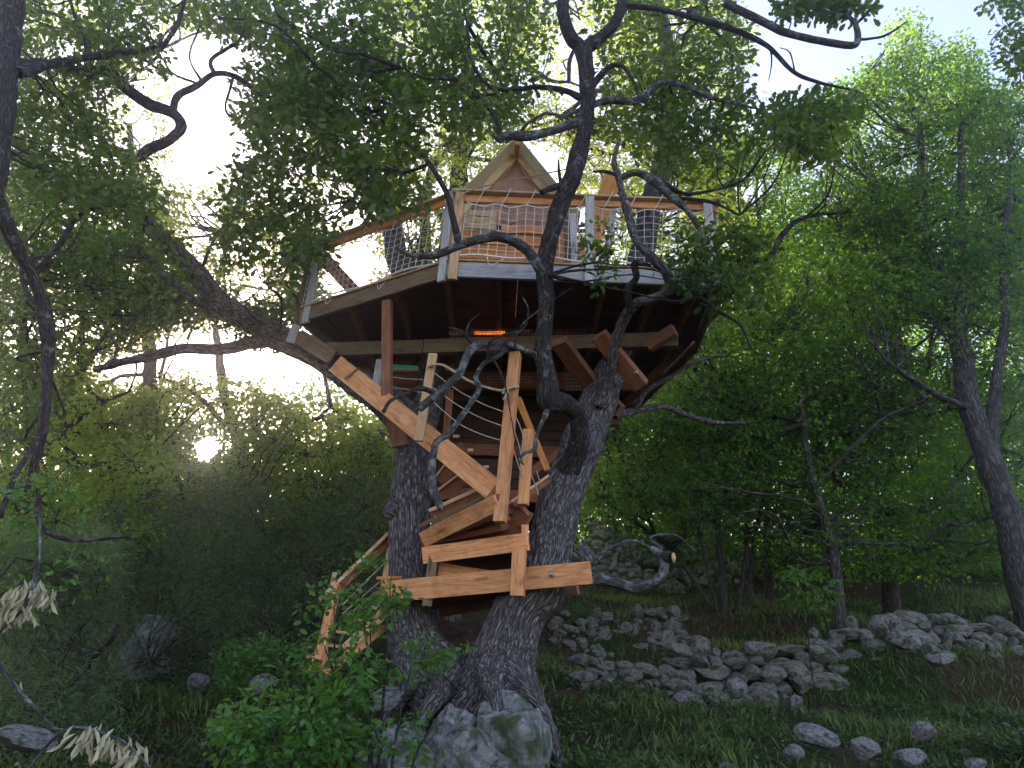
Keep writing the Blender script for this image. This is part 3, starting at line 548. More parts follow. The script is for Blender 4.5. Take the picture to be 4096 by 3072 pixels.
small = [
 (px((2175, 1100, 6.68, .055), (2110, 1000, 6.6, .05), (2020, 950, 6.55, .045), (1930, 955, 6.5, .042), (1830, 985, 6.5, .038), (1740, 1020, 6.5, .035), (1640, 1020, 6.5, .022), (1580, 990, 6.5, .012)), B_LICH),
 (px((1835, 985, 6.5, .04), (1810, 860, 6.5, .033), (1790, 780, 6.5, .03), (1740, 690, 6.5, .028), (1690, 620, 6.5, .025), (1600, 540, 6.5, .02), (1560, 420, 6.6, .016)), B_DARK),
 (px((2270, 790, 6.55, .055), (2245, 745, 6.5, .035), (2215, 750, 6.45, .035), (2165, 770, 6.4, .03)), B_DARK), (px((2245, 745, 6.5, .02), (2238, 690, 6.5, .014), (2236, 640, 6.5, .008)), B_DARK),
 (px((2165, 1440, 6.85, .05), (2100, 1405, 6.8, .03), (2040, 1395, 6.75, .028), (1985, 1430, 6.7, .026), (1935, 1455, 6.65, .026), (1905, 1510, 6.6, .026), (1918, 1550, 6.6, .028), (1890, 1600, 6.55, .028), (1850, 1660, 6.5, .029), (1800, 1730, 6.5, .032), (1750, 1765, 6.5, .034), (1735, 1810, 6.5, .033), (1725, 1880, 6.5, .032), (1732, 1960, 6.5, .034), (1752, 2010, 6.5, .034), (1764, 2045, 6.5, .022)), B_LICH),
 (px((2140, 1420, 6.8, .03), (2060, 1385, 6.7, .028), (1990, 1370, 6.6, .03), (1930, 1375, 6.5, .032), (1885, 1395, 6.45, .036), (1860, 1440, 6.4, .034), (1840, 1490, 6.4, .034), (1800, 1535, 6.4, .036), (1765, 1570, 6.4, .045), (1720, 1600, 6.4, .042), (1680, 1635, 6.4, .038)), B_LICH),
 (px((1735, 1570, 6.4, .024), (1680, 1555, 6.3, .022), (1620, 1580, 6.25, .018), (1560, 1605, 6.2, .016), (1530, 1650, 6.2, .02)), B_DARK),
 (px((1900, 1390, 6.5, .016), (1850, 1330, 6.4, .012), (1790, 1310, 6.4, .007)), B_DARK), (px((1862, 1340, 6.4, .010), (1880, 1290, 6.4, .007), (1925, 1253, 6.4, .004)), B_DARK),
 (px((1950, 1440, 6.6, .016), (1955, 1370, 6.5, .014), (2010, 1340, 6.5, .011), (2090, 1315, 6.5, .008), (2110, 1240, 6.5, .007), (2090, 1190, 6.5, .004)), B_DARK),
 (px((1950, 1440, 6.6, .014), (2020, 1370, 6.5, .012), (2070, 1330, 6.5, .009), (2120, 1320, 6.5, .005)), B_DARK), (px((2060, 1390, 6.6, .012), (2075, 1330, 6.6, .009), (2120, 1270, 6.5, .007), (2290, 1150, 6.4, .004)), B_DARK),
 (px((1950, 1420, 6.6, .012), (1990, 1470, 6.5, .010), (2025, 1560, 6.5, .007), (2040, 1650, 6.5, .005), (2055, 1740, 6.5, .004), (2085, 1850, 6.5, .003)), B_DARK),
 (px((2190, 1640, 6.95, .03), (2165, 1690, 6.85, .018), (2145, 1750, 6.8, .017), (2138, 1800, 6.75, .022), (2105, 1808, 6.7, .018), (2078, 1835, 6.65, .013), (2095, 1860, 6.65, .004)), B_LICH),
 (px((2400, 1620, 7.8, .09), (2440, 1500, 7.6, .065), (2455, 1400, 7.4, .055), (2490, 1290, 7.2, .05), (2540, 1220, 7.0, .05), (2620, 1190, 6.85, .05), (2680, 1160, 6.75, .06), (2665, 1090, 6.65, .055), (2610, 1030, 6.55, .05), (2545, 960, 6.5, .045), (2515, 860, 6.5, .04), (2490, 770, 6.5, .035), (2470, 700, 6.5, .038), (2455, 640, 6.5, .028), (2480, 560, 6.6, .02)), B_OAK),
 (px((2520, 1240, 7.0, .04), (2510, 1160, 6.85, .04), (2545, 1110, 6.8, .035), (2540, 1050, 6.75, .03), (2600, 1060, 6.7, .018)), B_DARK),
 (px((2475, 715, 6.5, .03), (2540, 690, 6.5, .032), (2610, 720, 6.5, .045), (2680, 780, 6.5, .045), (2750, 840, 6.5, .035), (2800, 920, 6.5, .03), (2822, 1000, 6.5, .02)), B_LICH),
 (px((2470, 700, 6.5, .025), (2420, 685, 6.4, .018), (2370, 685, 6.4, .008)), B_DARK),
 (px((2650, 730, 6.5, .03), (2740, 775, 6.6, .022), (2830, 765, 6.7, .016), (2900, 750, 6.8, .01)), B_DARK), (px((2700, 790, 6.5, .02), (2850, 810, 6.5, .016), (2960, 860, 6.5, .01)), B_DARK),
 (px((2345, 480, 6.45, .055), (2280, 500, 6.4, .05), (2200, 525, 6.35, .05), (2110, 545, 6.3, .05), (2030, 540, 6.3, .045), (1990, 560, 6.3, .035)), B_LICH),
 (px((2000, 555, 6.3, .028), (1990, 500, 6.3, .028), (1960, 440, 6.3, .026), (1900, 380, 6.3, .022), (1820, 320, 6.35, .02), (1700, 310, 6.4, .015), (1600, 270, 6.4, .008)), B_DARK),
 (px((2320, 390, 6.4, .04), (2260, 365, 6.35, .03), (2150, 350, 6.3, .026), (2010, 360, 6.3, .022), (1940, 330, 6.3, .02), (1880, 230, 6.3, .018), (1870, 100, 6.3, .014), (1840, -30, 6.3, .01)), B_DARK),
 (px((2365, 350, 6.42, .035), (2430, 270, 6.35, .028), (2490, 265, 6.3, .024), (2540, 340, 6.3, .016), (2560, 420, 6.3, .009)), B_DARK),
 (px((2370, 420, 6.45, .045), (2450, 400, 6.5, .04), (2560, 400, 6.55, .04), (2640, 335, 6.6, .036), (2740, 345, 6.6, .03), (2840, 390, 6.6, .024), (2950, 420, 6.6, .018), (3050, 440, 6.6, .01)), B_LICH),
 (px((2490, 20, 6.3, .035), (2650, 40, 6.3, .032), (2800, 75, 6.3, .032), (2950, 125, 6.3, .03), (3070, 185, 6.3, .026), (3180, 290, 6.3, .022), (3280, 330, 6.3, .018), (3430, 365, 6.3, .01)), B_DARK),
 (px((2900, 10, 6.0, .045), (3080, 100, 6.0, .04), (3150, 130, 6.0, .036), (3270, 160, 6.0, .036), (3420, 178, 6.0, .034), (3422, 95, 6.0, .026), (3385, 50, 6.0, .022), (3375, -60, 6.0, .018)), B_LICH),
 (px((3425, 95, 6.0, .02), (3470, 50, 6.0, .014), (3520, -20, 6.0, .01)), B_DARK), (px((3420, 160, 6.0, .018), (3540, 140, 6.0, .012), (3630, 85, 6.0, .006)), B_DARK),
 (px((3180, 290, 6.3, .012), (3160, 210, 6.3, .008), (3120, 190, 6.3, .006)), B_DARK), (px((3080, 190, 6.3, .01), (3085, 260, 6.3, .007), (3075, 320, 6.3, .004)), B_DARK),
 (px((2990, 880, 7.0, .02), (2860, 1000, 7.0, .026), (2960, 1040, 7.1, .03), (3070, 1030, 7.1, .03), (3120, 950, 7.1, .03), (3180, 890, 7.1, .028), (3260, 860, 7.1, .022), (3360, 850, 7.1, .012)), B_DARK),
 (px((2460, 1660, 8.6, .05), (2560, 1640, 9.0, .045), (2660, 1630, 9.3, .04), (2760, 1665, 9.5, .04), (2860, 1690, 9.7, .03), (2980, 1690, 9.9, .02)), B_OAK),
 (px((2540, 1640, 8.9, .035), (2590, 1560, 8.9, .035), (2680, 1510, 9.0, .03), (2780, 1450, 9.0, .025), (2900, 1420, 9.0, .015)), B_OAK),
 (px((2700, 1120, 6.75, .035), (2790, 1180, 6.7, .022), (2880, 1250, 6.7, .018), (2960, 1300, 6.7, .014), (3010, 1400, 6.7, .009)), B_DARK),
 (px((2210, 2310, 7.4, .07), (2320, 2312, 7.1, .052), (2440, 2322, 7.0, .046), (2540, 2348, 6.95, .048), (2590, 2335, 6.92, .046), (2640, 2315, 6.9, .046), (2658, 2265, 6.9, .05), (2645, 2220, 6.9, .045), (2600, 2190, 6.9, .02)), B_LICH),
 (px((2655, 2225, 6.9, .045), (2690, 2230, 6.8, .045)), B_DARK),
 (px((2600, 2190, 6.9, .014), (2520, 2160, 6.9, .01), (2430, 2200, 6.9, .007), (2380, 2260, 6.9, .004)), B_LICH), (px((2650, 2200, 6.9, .014), (2600, 2150, 6.9, .01), (2700, 2140, 6.9, .008), (2790, 2210, 6.9, .004)), B_LICH)]
for k, (p, m_) in enumerate(small): tubes('limb', [p], m_, oak, 12, 0.03, 0.22, 0.003, 0.012, 30 + k)
for k, (x0, x1, Y0, Y1) in enumerate([(1740, 1560, 7.6, 7.3), (1800, 1700, 7.4, 6.9), (1960, 1985, 7.2, 6.8), (2040, 2190, 7.3, 7.0), (2080, 2200, 7.6, 7.8)]):
    a = P(x0, 2700, Y0); c_ = P(x1, 2850 + 12 * k, Y1); m_ = (a + c_) / 2 + Vector((0, 0, 0.03)); d_ = c_ + (c_ - a) * 0.5; d_.z = min(d_.z, gz(d_.x, d_.y)) - 0.05
    tubes('root', [[(*a, .14), (*m_, .085), (*c_, .05), (*d_, .02)]], B_OAK, oak, 20, 0.03, 0.25, 0.012, 0.04, 60 + k)
# sawn face of the cut limb and the knob on the left trunk
c = P(2692, 2231, 6.79); tubes('cut_face', [[(*c, .043), (*(c + Vector((0.012, -0.006, 0))), .042)]], M_CUT, oak, 20, 0.02, 0.05)
tubes('burl', [px((1620, 2035, 8.1, .10), (1560, 2035, 8.0, .085), (1548, 2030, 7.98, .05))], B_OAK, oak, 20, 0.02, 0.3, 0.012)
tubes('burl', [px((2300, 2200, 7.7, .12), (2345, 2250, 7.7, .08), (2350, 2262, 7.7, .03))], B_OAK, oak, 20, 0.02, 0.3, 0.012)
SKB = nodes(lb2, lb3, lb4, lb5); SKF = nodes(fl1, fl2, fl[8:], *[p for p, _ in small[:2] + small[18:32]])
SK = nodes(lb2, lb3, lb4, lb5, fl, fl1, fl2, rb[9:], *[p for p, _ in small[:2] + small[18:32]])
# crowns of the main oak
c1 = sample([(1000, 250), (1500, 120), (1720, 450), (1640, 800), (1420, 880), (1280, 980), (1190, 1090), (1040, 1130), (860, 960), (860, 720), (980, 600)], 6.3, 8.8, 600, 0.95, 0.8, seed=1)
foliage(oak, c1, np.vstack([SKB, nodes(small[1][0])]), LEAF_OAK, LF_OAK, 15, 0.22, 0.108, B_DARK)
c2 = sample([(650, -60), (2250, -60), (2200, 250), (1950, 520), (1720, 520), (1480, 200), (1050, 250), (850, 120)], 6.2, 9.0, 560, 0.7, 0.9, seed=2)
foliage(oak, c2, SK, LEAF_OAK, LF_OAK, 12, 0.22, 0.10, B_DARK)
c3 = sample([(2380, -60), (2950, -60), (3000, 250), (3000, 480), (3080, 620), (2850, 760), (2600, 620), (2420, 420)], 6.6, 9.4, 440, 0.8, 0.8, seed=3)
foliage(oak, c3, SKF, LEAF_OAK, LF_OAK, 12, 0.2, 0.10, B_DARK)
c4 = sample([(2340, 900), (2400, 860), (2470, 930), (2480, 1080), (2400, 1180), (2350, 1080)], 6.2, 6.5, 16, seed=4, edge=10)
foliage(oak, c4, SKF, LEAF_OAK, LF_OAK, 12, 0.09, 0.075, B_DARK)
c5 = sample([(2680, 900), (2950, 880), (3080, 980), (3060, 1200), (2900, 1300), (2780, 1200), (2700, 1050)], 6.2, 7.2, 105, 0.4, 0.8, seed=5)
foliage(oak, c5, SKF, LEAF_OAK, LF_OAK, 14, 0.16, 0.085, B_DARK)
c6 = np.vstack([sample([(3030, 450), (3200, 400), (3420, 420), (3330, 640), (3180, 620), (3120, 560)], 5.8, 6.8, 110, 0.3, 0.5, seed=6, edge=25, holes=False), sample([(3040, -40), (3480, -40), (3440, 50), (3130, 60)], 5.8, 6.4, 60, 0.3, 0.5, seed=7, edge=20, holes=False)])
foliage(oak, c6, SKF, LEAF_OAK, LF_OAK, 13, 0.15, 0.10, B_DARK)
c7 = sample([(1250, 1080), (1000, 1250), (700, 1050), (400, 900), (250, 1100), (500, 1350), (900, 1330), (1180, 1420), (1260, 1250)], 8.9, 10.8, 620, 0.65, 0.9, seed=8)
foliage(oak, c7, SKB, LEAF_OAKM, LF_OAK, 14, 0.22, 0.085, B_OAK)

# oak at the left edge
LT = P(-120, 2700, 5.2); LT.z = gz(LT.x, LT.y)
lo = thing('oak_tree', LT, 'dark oak leaning in from the left edge with a crooked branch against the bright sky', 'tree')
lt = [(*LT, .2)] + px((-330, 1800, 5.1, .15), (-120, 1000, 5.1, .12), (-20, 600, 5.1, .11), (30, 250, 5.1, .10), (60, -100, 5.1, .095))
tubes('trunk', [lt], B_DARK, lo, 28, 0.05, 0.14, 0.01, 0.02, 71)
ll = [px((-20, 780, 5.1, .06), (60, 970, 5.4, .055), (130, 1100, 5.6, .055), (180, 1250, 5.7, .055), (195, 1400, 5.8, .05), (180, 1560, 5.8, .045), (165, 1750, 5.8, .035), (100, 1980, 5.8, .02)),
      px((40, 280, 5.1, .07), (170, 250, 5.6, .045), (330, 290, 6.0, .045), (430, 285, 6.3, .05), (500, 350, 6.5, .055), (600, 420, 6.7, .055), (690, 450, 6.8, .06), (728, 505, 6.8, .06), (680, 560, 6.8, .055), (590, 600, 6.8, .06), (540, 640, 6.9, .04), (400, 600, 7.0, .025)),
      px((690, 450, 6.8, .045), (715, 385, 6.8, .04), (790, 345, 6.8, .036), (860, 300, 6.8, .034), (940, 305, 6.8, .032), (1030, 365, 6.8, .028), (1120, 400, 6.8, .018)),
      px((860, 300, 6.8, .028), (845, 240, 6.8, .024), (900, 200, 6.8, .02), (960, 160, 6.8, .014), (1000, 60, 6.8, .008)), px((70, 290, 5.1, .05), (280, 240, 5.6, .036), (450, 215, 5.9, .034), (620, 195, 6.0, .03), (690, 130, 6.1, .026), (730, 30, 6.1, .022), (750, -60, 6.1, .018)),
      px((350, 300, 6.0, .03), (350, 180, 6.0, .026), (300, 60, 6.0, .022), (270, -60, 6.0, .018)), px((150, 1960, 5.8, .018), (160, 2100, 5.2, .02), (300, 2160, 5.2, .016), (520, 2150, 5.3, .007)), px((180, 1720, 5.8, .02), (60, 1900, 5.5, .02), (0, 2060, 5.3, .018)),
      px((935, 304, 6.8, .02), (900, 420, 6.8, .014), (915, 470, 6.8, .008)), px((810, 330, 6.8, .016), (760, 230, 6.8, .012), (800, 100, 6.8, .008)), px((800, 340, 6.8, .014), (700, 300, 6.8, .011), (640, 220, 6.8, .007))]
for k, p in enumerate(ll): tubes('limb', [p], B_DARK, lo, 14, 0.03, 0.22, 0.005, 0.02, 80 + k)
SKL = nodes(lt, *ll)
d1 = sample([(-80, -60), (680, -60), (640, 250), (420, 330), (560, 600), (620, 800), (300, 850), (-80, 700)], 5.6, 8.2, 520, 0.75, 0.9, seed=11)
foliage(lo, d1, SKL, LEAF_OAK, LF_OAK, 14, 0.22, 0.08, B_DARK)
d2 = sample([(-80, 600), (520, 800), (900, 1150), (500, 1250), (350, 1500), (-80, 1950)], 6.5, 9.5, 430, 0.75, 0.9, seed=12)
foliage(lo, d2, SKL, LEAF_OAKM, LF_OAK, 14, 0.22, 0.08, B_DARK)
d3 = sample([(-80, 1900), (350, 1900), (420, 2250), (200, 2450), (-80, 2400)], 4.8, 6.2, 90, 0.4, 0.8, seed=13)
foliage(lo, d3, SKL, LEAF_OAKM, LF_SHRUB, 10, 0.14, 0.055, B_DARK)

# tree at the top right corner
p0 = P(4300, 2600, 6.5); p0.z = gz(p0.x, p0.y)
tr = thing('oak_tree', p0, 'tree whose dark leaves hang into the upper right corner of the sky', 'tree')
tk = [(*p0, .16)] + px((4350, 1200, 6.5, .12), (4300, 200, 6.5, .08)); tubes('trunk', [tk], B_DARK, tr, 16, 0.1, 0.1, 0.01, 0.04, 5)
foliage(tr, sample([(3960, -40), (4150, -40), (4150, 380), (4060, 300), (3990, 150)], 5.6, 6.4, 60, seed=14, edge=20, holes=False), nodes(tk), LEAF_OAK, LF_OAK, 12, 0.14, 0.08, B_DARK)

# ---------------------------------------------------------------- trees behind
def tree(label, trunk_paths, polys, mat, tmpl, size, per=12, rad=0.35, wr=0.016, bmat=None, name='oak_tree', reach=6, up=0.8):
    root = thing(name, trunk_paths[0][0][:3], label, 'tree')
    tubes('trunk', [trunk_paths[0]], bmat or B_FAR, root, 20, 0.12, 0.14, 0.01, 0.04, int(abs(trunk_paths[0][0][0]) * 10))
    for p in trunk_paths[1:]: tubes('limb', [p], bmat or B_FAR, root, 10, 0.12, 0.15, 0.004, 0.04, 9)
    C = np.vstack([sample(pl, a, b, n, cl, cs, seed=s) for (pl, a, b, n, cl, cs, s) in polys])
    foliage(root, C, nodes(*trunk_paths), tmpl, mat, per, rad, size, bmat or B_FAR, wr * 1.3, reach, up=up)
    return root
def tp_(x, Y, dz=0.0):   # trunk foot on the ground under picture column x
    q = P(x, 2400, Y); return (q.x, q.y, gz(q.x, q.y) - 0.1 + dz)
tree('pale-barked oak rising behind the left side of the cabin', [[(*tp_(1800, 12.5), .22)] + px((1800, 1500, 12.5, .2), (1790, 1000, 12.5, .18), (1835, 700, 12.5, .16), (1870, 500, 12.5, .14), (1880, 300, 12.5, .12), (1840, 100, 12.5, .09), (1800, -100, 12.5, .06)),
      px((1870, 500, 12.5, .09), (1960, 350, 12.3, .07), (2050, 150, 12.2, .05), (2100, -60, 12.2, .03)), px((1790, 900, 12.5, .08), (1650, 700, 12.4, .06), (1500, 400, 12.3, .04)), px((1740, 640, 12.5, .1), (1700, 800, 12.5, .1), (1705, 1000, 12.5, .12), (1710, 1400, 12.5, .13))],
     [([(1480, -60), (2950, -60), (2950, 700), (2700, 1000), (2300, 700), (2100, 550), (1850, 750), (1500, 1050), (1440, 700)], 10.6, 14.5, 2600, 0.62, 1.4, 21), ([(1560, 800), (1900, 800), (1900, 1080), (1600, 1150), (1500, 1100)], 11, 13, 300, .5, 1, 22), ([(2180, 700), (2950, 650), (3000, 1150), (2180, 1120)], 11.2, 14, 620, .55, 1, 28)], LF_LIT, LEAF_OV, 0.085, 12, 0.28)
tree('broad bright green oak filling the right side beyond the deck', [[(*tp_(3560, 16), .2)] + px((3550, 2250, 16, .15), (3530, 2100, 16, .14), (3440, 1900, 16, .12), (3400, 1700, 16, .10), (3350, 1400, 16, .08), (3300, 1000, 16, .05)),
      px((3550, 2200, 16, .09), (3560, 1900, 15.9, .08), (3610, 1700, 15.8, .07), (3700, 1500, 15.7, .05), (3750, 1200, 15.6, .03)), px((3420, 1850, 16, .05), (3250, 1500, 15.8, .035), (3050, 1200, 15.5, .02)), px((3360, 1300, 16, .07), (3480, 1320, 15, .07), (3600, 1400, 14.5, .06))],
     [([(2720, 640), (2950, 560), (3150, 540), (3250, 640), (3560, 700), (3700, 1000), (3700, 1700), (2600, 1750), (2560, 1300), (2800, 1100)], 12.5, 16.5, 4300, 0.62, 1.4, 23)], LF_GREEN, LEAF_DI, 0.095, 12, 0.32)
tree('double-trunked oak on the right edge whose top stands against the sky', [[(*tp_(4150, 12.6), .3)] + px((4090, 2350, 12.6, .24), (4040, 2100, 12.6, .21), (3960, 1850, 12.7, .2), (3890, 1650, 12.8, .19), (3850, 1450, 13, .18), (3830, 1300, 13, .17), (3790, 1150, 13, .13), (3720, 1000, 13, .11), (3690, 850, 13, .09), (3680, 500, 13, .06)),
      px((3835, 1320, 13, .13), (3860, 1180, 13, .12), (3850, 1000, 13, .10), (3840, 800, 13, .08), (3850, 400, 13, .05)), px((3960, 1800, 12.7, .12), (3990, 1500, 12.8, .1), (4020, 1250, 12.9, .09), (4010, 1000, 13, .07), (4050, 700, 13, .05)), px((3900, 1650, 12.8, .06), (3700, 1550, 12.4, .05), (3550, 1450, 12.2, .03))],
     [([(3250, 480), (3330, 360), (3450, 300), (3560, 130), (3680, 70), (3780, 190), (3880, 240), (4000, 330), (4150, 380), (4150, 1300), (3500, 1300), (3300, 900)], 12.4, 15.5, 4600, 0.68, 1.1, 24)], LF_GREEN, LEAF_DI, 0.095, 12, 0.32)
tree('low dense young oak with leafy boughs under the right-hand trees', [[(*tp_(3350, 13), .11)] + px((3330, 2200, 13, .09), (3250, 1900, 13, .07), (3200, 1600, 13, .04)), px((3260, 1950, 13, .05), (3500, 1700, 12.6, .03), (3700, 1600, 12.4, .02))],
     [([(2900, 1400), (4150, 1250), (4150, 2250), (3600, 2300), (3000, 2250), (2700, 2000)], 12.6, 16, 2800, 0.62, 1.2, 25)], LF_GREEN, LEAF_DI, 0.085, 12, 0.3)
ms = [px((2900, 2480, 15, .07), (2880, 2200, 15, .055), (2840, 1900, 15, .04), (2790, 1500, 15, .02)), px((2950, 2460, 15, .06), (2985, 2200, 15, .05), (2970, 1900, 15, .04), (2950, 1450, 15, .02)), px((2840, 2420, 15, .045), (2760, 2300, 14.8, .035), (2680, 2180, 14.6, .02)),
      px((3000, 2470, 15.2, .05), (3010, 2200, 15.2, .045), (3060, 1900, 15.2, .03), (3080, 1600, 15.2, .015)), px((2870, 2450, 15, .035), (2820, 2250, 14.9, .03), (2780, 2050, 14.9, .02))]
tree('clump of slender multi-stemmed saplings in front of the ruined wall', ms, [([(2350, 1650), (2500, 1550), (3000, 1500), (3150, 1700), (3050, 2030), (2750, 2080), (2450, 2060), (2300, 1980)], 13, 16, 2100, 0.5, 1.3, 26)], LF_GREEN, LEAF_DI, 0.085, 12, 0.28, name='sapling_clump')
tree('thin dark tree standing right of the saplings', [[(*tp_(3080, 16.5), .08)] + px((3070, 2200, 16.5, .07), (3070, 1900, 16.5, .05), (3060, 1500, 16.5, .03))], [([(2600, 1500), (3300, 1500), (3250, 2250), (2750, 2250)], 16, 19, 900, 0.5, 1.3, 27)], LF_GREEN, LEAF_OV, 0.09, 12, 0.3)
# left side, behind
tree('hazy tree behind the bright gap left of the treehouse', [[(*tp_(1000, 15), .14)] + px((980, 1900, 15, .12), (900, 1600, 15, .1), (860, 1300, 15, .07)), px((900, 1700, 15, .06), (750, 1550, 14.5, .04), (600, 1500, 14, .02)), px((950, 1850, 15, .05), (1200, 1700, 14.6, .04), (1330, 1650, 14.5, .02))],
     [([(100, 1450), (500, 1540), (800, 1500), (1100, 1580), (1400, 1640), (1620, 1850), (1560, 2200), (400, 2200), (250, 1900)], 12.5, 16, 3300, 0.75, 0.8, 31), ([(450, 650), (900, 800), (1300, 500), (1450, 900), (1300, 1250), (600, 1350)], 12.5, 15, 900, 0.75, 0.8, 35)], LF_LIT, LEAF_DI, 0.095, 12, 0.28)
tree('sunlit yellow-green tree between the left bole and the gap', [[(*tp_(1480, 14), .1)] + px((1480, 2100, 14, .08), (1460, 1900, 14, .06), (1480, 1700, 14, .04))], [([(1400, 1680), (1640, 1680), (1620, 2150), (1300, 2300), (1330, 1900)], 12.5, 15, 520, 0.4, 1.0, 32)], LF_LIT, LEAF_OV, 0.08, 12, 0.26)
tree('tall thin tree near the left edge with dappled leaves', [[(*tp_(130, 11), .14)] + px((130, 1900, 11, .11), (120, 1600, 11, .1), (90, 1300, 11, .07), (100, 900, 11, .05)), px((130, 1850, 11, .05), (350, 1650, 11, .04), (520, 1560, 11, .02)), px((125, 1800, 11, .05), (330, 1850, 10.8, .035), (600, 1900, 10.6, .02))],
     [([(-80, 500), (400, 700), (700, 1200), (450, 1500), (350, 1750), (700, 1850), (500, 2250), (-80, 2300)], 9.5, 13, 2300, 0.72, 1.0, 33)], LF_LIT, LEAF_OV, 0.075, 12, 0.26)
tree('tree standing behind the upper left canopy', [[(*tp_(620, 14), .16)] + px((600, 1500, 14, .13), (560, 1000, 14, .1), (520, 500, 14, .06)), px((560, 900, 14, .06), (300, 500, 13.6, .04), (150, 200, 13.5, .03))],
     [([(-80, -60), (900, -60), (720, 300), (650, 700), (800, 1150), (500, 1300), (-80, 1200)], 11.5, 15.5, 1700, 0.72, 1.2, 34)], LF_LIT, LEAF_OV, 0.08, 12, 0.28)

# dark evergreen bushes low on the left
for k, (poly, a, b, n, lab, x0) in enumerate([
    ([(-60, 2150), (420, 2150), (480, 2500), (420, 3100), (-60, 3100)], 6.5, 9.5, 1100, 'dark juniper bush in the lower left corner behind the dead spray', 200),
    ([(380, 2000), (950, 1950), (1000, 2500), (900, 3000), (420, 2950)], 9.5, 13, 1250, 'tall dusky juniper thicket around the pale rock outcrop', 600),
    ([(850, 1950), (1560, 1900), (1560, 2350), (1250, 2700), (900, 2700)], 9.8, 13.5, 1200, 'grey-green juniper in the sun glare left of the small staircase', 1100)]):
    q = P(x0, 2800, (a + b) / 2); q.z = gz(q.x, q.y)
    root = thing('juniper_bush', q, lab, 'bush')
    C = sample(poly, a, b, n, 0.5, 0.8, seed=41 + k, holes=False); C = C[C[:, 2] > ground_z(C[:, 0], C[:, 1]) + 0.03]
    st = [[(q.x + random.uniform(-.3, .3), q.y, q.z, .05), (*C[RNG.integers(len(C))], .02)] for _ in range(9)]
    tubes('stem', st, B_FAR, root, 7, 0.15, 0.15, 0, 0.08, 90 + k)
    foliage(root, C, nodes(*st), LEAF_ND, LF_JUN, 42, 0.24, 0.075, B_FAR, 0.010, 3, crown='foliage', up=0.2, flat=0.8)
q = P(1120, 2640, 8.6); root = thing('leafy_bush', q, 'bright green leafy bush beside the foot of the small staircase', 'bush')
C = sample([(880, 2620), (1000, 2560), (1250, 2600), (1330, 2700), (1150, 2760), (900, 2800)], 8, 9.2, 170, 0.2, 0.8, seed=51, holes=False, edge=20)
st = [[(q.x + a_, q.y, q.z - 0.8, .02), (q.x + 2 * a_, q.y, q.z + 0.1, .008)] for a_ in (-.25, -.1, .1, .25)]; tubes('stem', st, B_FAR, root, 6, 0.1, 0.1)
foliage(root, C, nodes(*st), LEAF_OV, LF_SHRUB, 16, 0.16, 0.05, B_FAR, 0.006, 2, crown='foliage')

# hornbeam shrub in front of the small staircase
q = P(1450, 3150, 6.0); q.z = gz(q.x, q.y)
root = thing('hornbeam_shrub', q, 'young bright-leaved shrub with thin upright stems in front of the small staircase', 'shrub')
st = []
for x0, x1, y1, Y in [(1480, 1420, 2250, 6.2), (1400, 1330, 2420, 6.1), (1500, 1560, 2260, 6.3), (1440, 1290, 2560, 5.9), (1550, 1650, 2650, 5.8), (1350, 1180, 2700, 5.7), (1620, 1750, 2880, 5.6), (1300, 1060, 2880, 5.5), (1280, 980, 3030, 5.4), (1470, 1480, 2500, 6.0), (1600, 1480, 2880, 5.6)]:
    a = P(x0, 3200, Y); a.z = gz(a.x, a.y); b = P(x1, y1, Y); mdl = (a + b) / 2 + Vector((random.uniform(-.06, .06), 0, .06)); st.append([(*a, .013), (*mdl, .009), (*b, .003)])
tubes('stem', st, B_DARK, root, 6, 0.1, 0.1, 0, 0.02, 7)
C = np.vstack([sample([(1250, 2300), (1440, 2220), (1640, 2250), (1640, 2420), (1500, 2560), (1420, 2800), (1100, 2830), (1180, 2600)], 5.7, 6.5, 62, 0.5, 0.4, seed=61, holes=False, edge=40), sample([(900, 2800), (1500, 2620), (1700, 2760), (1760, 3100), (850, 3100)], 5.3, 6.2, 230, 0.6, 0.6, seed=62, holes=False, edge=40),
               sample([(1640, 2580), (1760, 2500), (1790, 2640), (1700, 2680)], 6.3, 6.8, 14, seed=63, holes=False, edge=20)])
foliage(root, C, nodes(*st), LEAF_OV, LF_SHRUB, 13, 0.13, 0.062, B_DARK, 0.006, 1.5, crown='foliage', up=1.0, flat=0.35)
for k, (x, y, Y, a_, n_, lab) in enumerate([(2330, 2950, 6.9, 0.30, 60, 'dark low bramble beside the right flank of the oak boulder'), (2950, 2740, 9.2, 0.28, 40, 'leafy weed clump growing in front of the terrace wall stones'), (2560, 3020, 6.6, 0.26, 45, 'dark leafy weeds at the bottom edge right of the bramble'), (3560, 2700, 9.6, 0.3, 40, 'leafy weeds hanging over the stones below the flat-faced boulder'), (4010, 2850, 8.0, 0.35, 60, 'dark scrubby plant at the right edge under the leaning trunk')]):
    q = P(x, y, Y); g0 = gz(q.x, q.y); root = thing('bramble', (q.x, q.y, g0), lab, 'plant')
    C = np.array([q.x, q.y, g0 + 0.14]) + RNG.normal(0, 1, (n_, 3)) * [a_ * 0.8, a_ * 0.6, 0.10]; C[:, 2] = np.maximum(C[:, 2], g0 + 0.02)
    st = [[(q.x, q.y, g0, .008), (*C[i], .003)] for i in range(6)]; tubes('stem', st, B_DARK, root, 5, 0.1)
    foliage(root, C, nodes(*st), LEAF_OV, LF_WEED, 14, 0.12, 0.055, B_DARK, 0.004, 1.2, crown='foliage', up=1.0, flat=0.5)
q = P(1850, 2560, 6.9); root = thing('leafy_sprig', q, 'small arching sprig of fresh leaves between the two trunk bases', 'sprig')
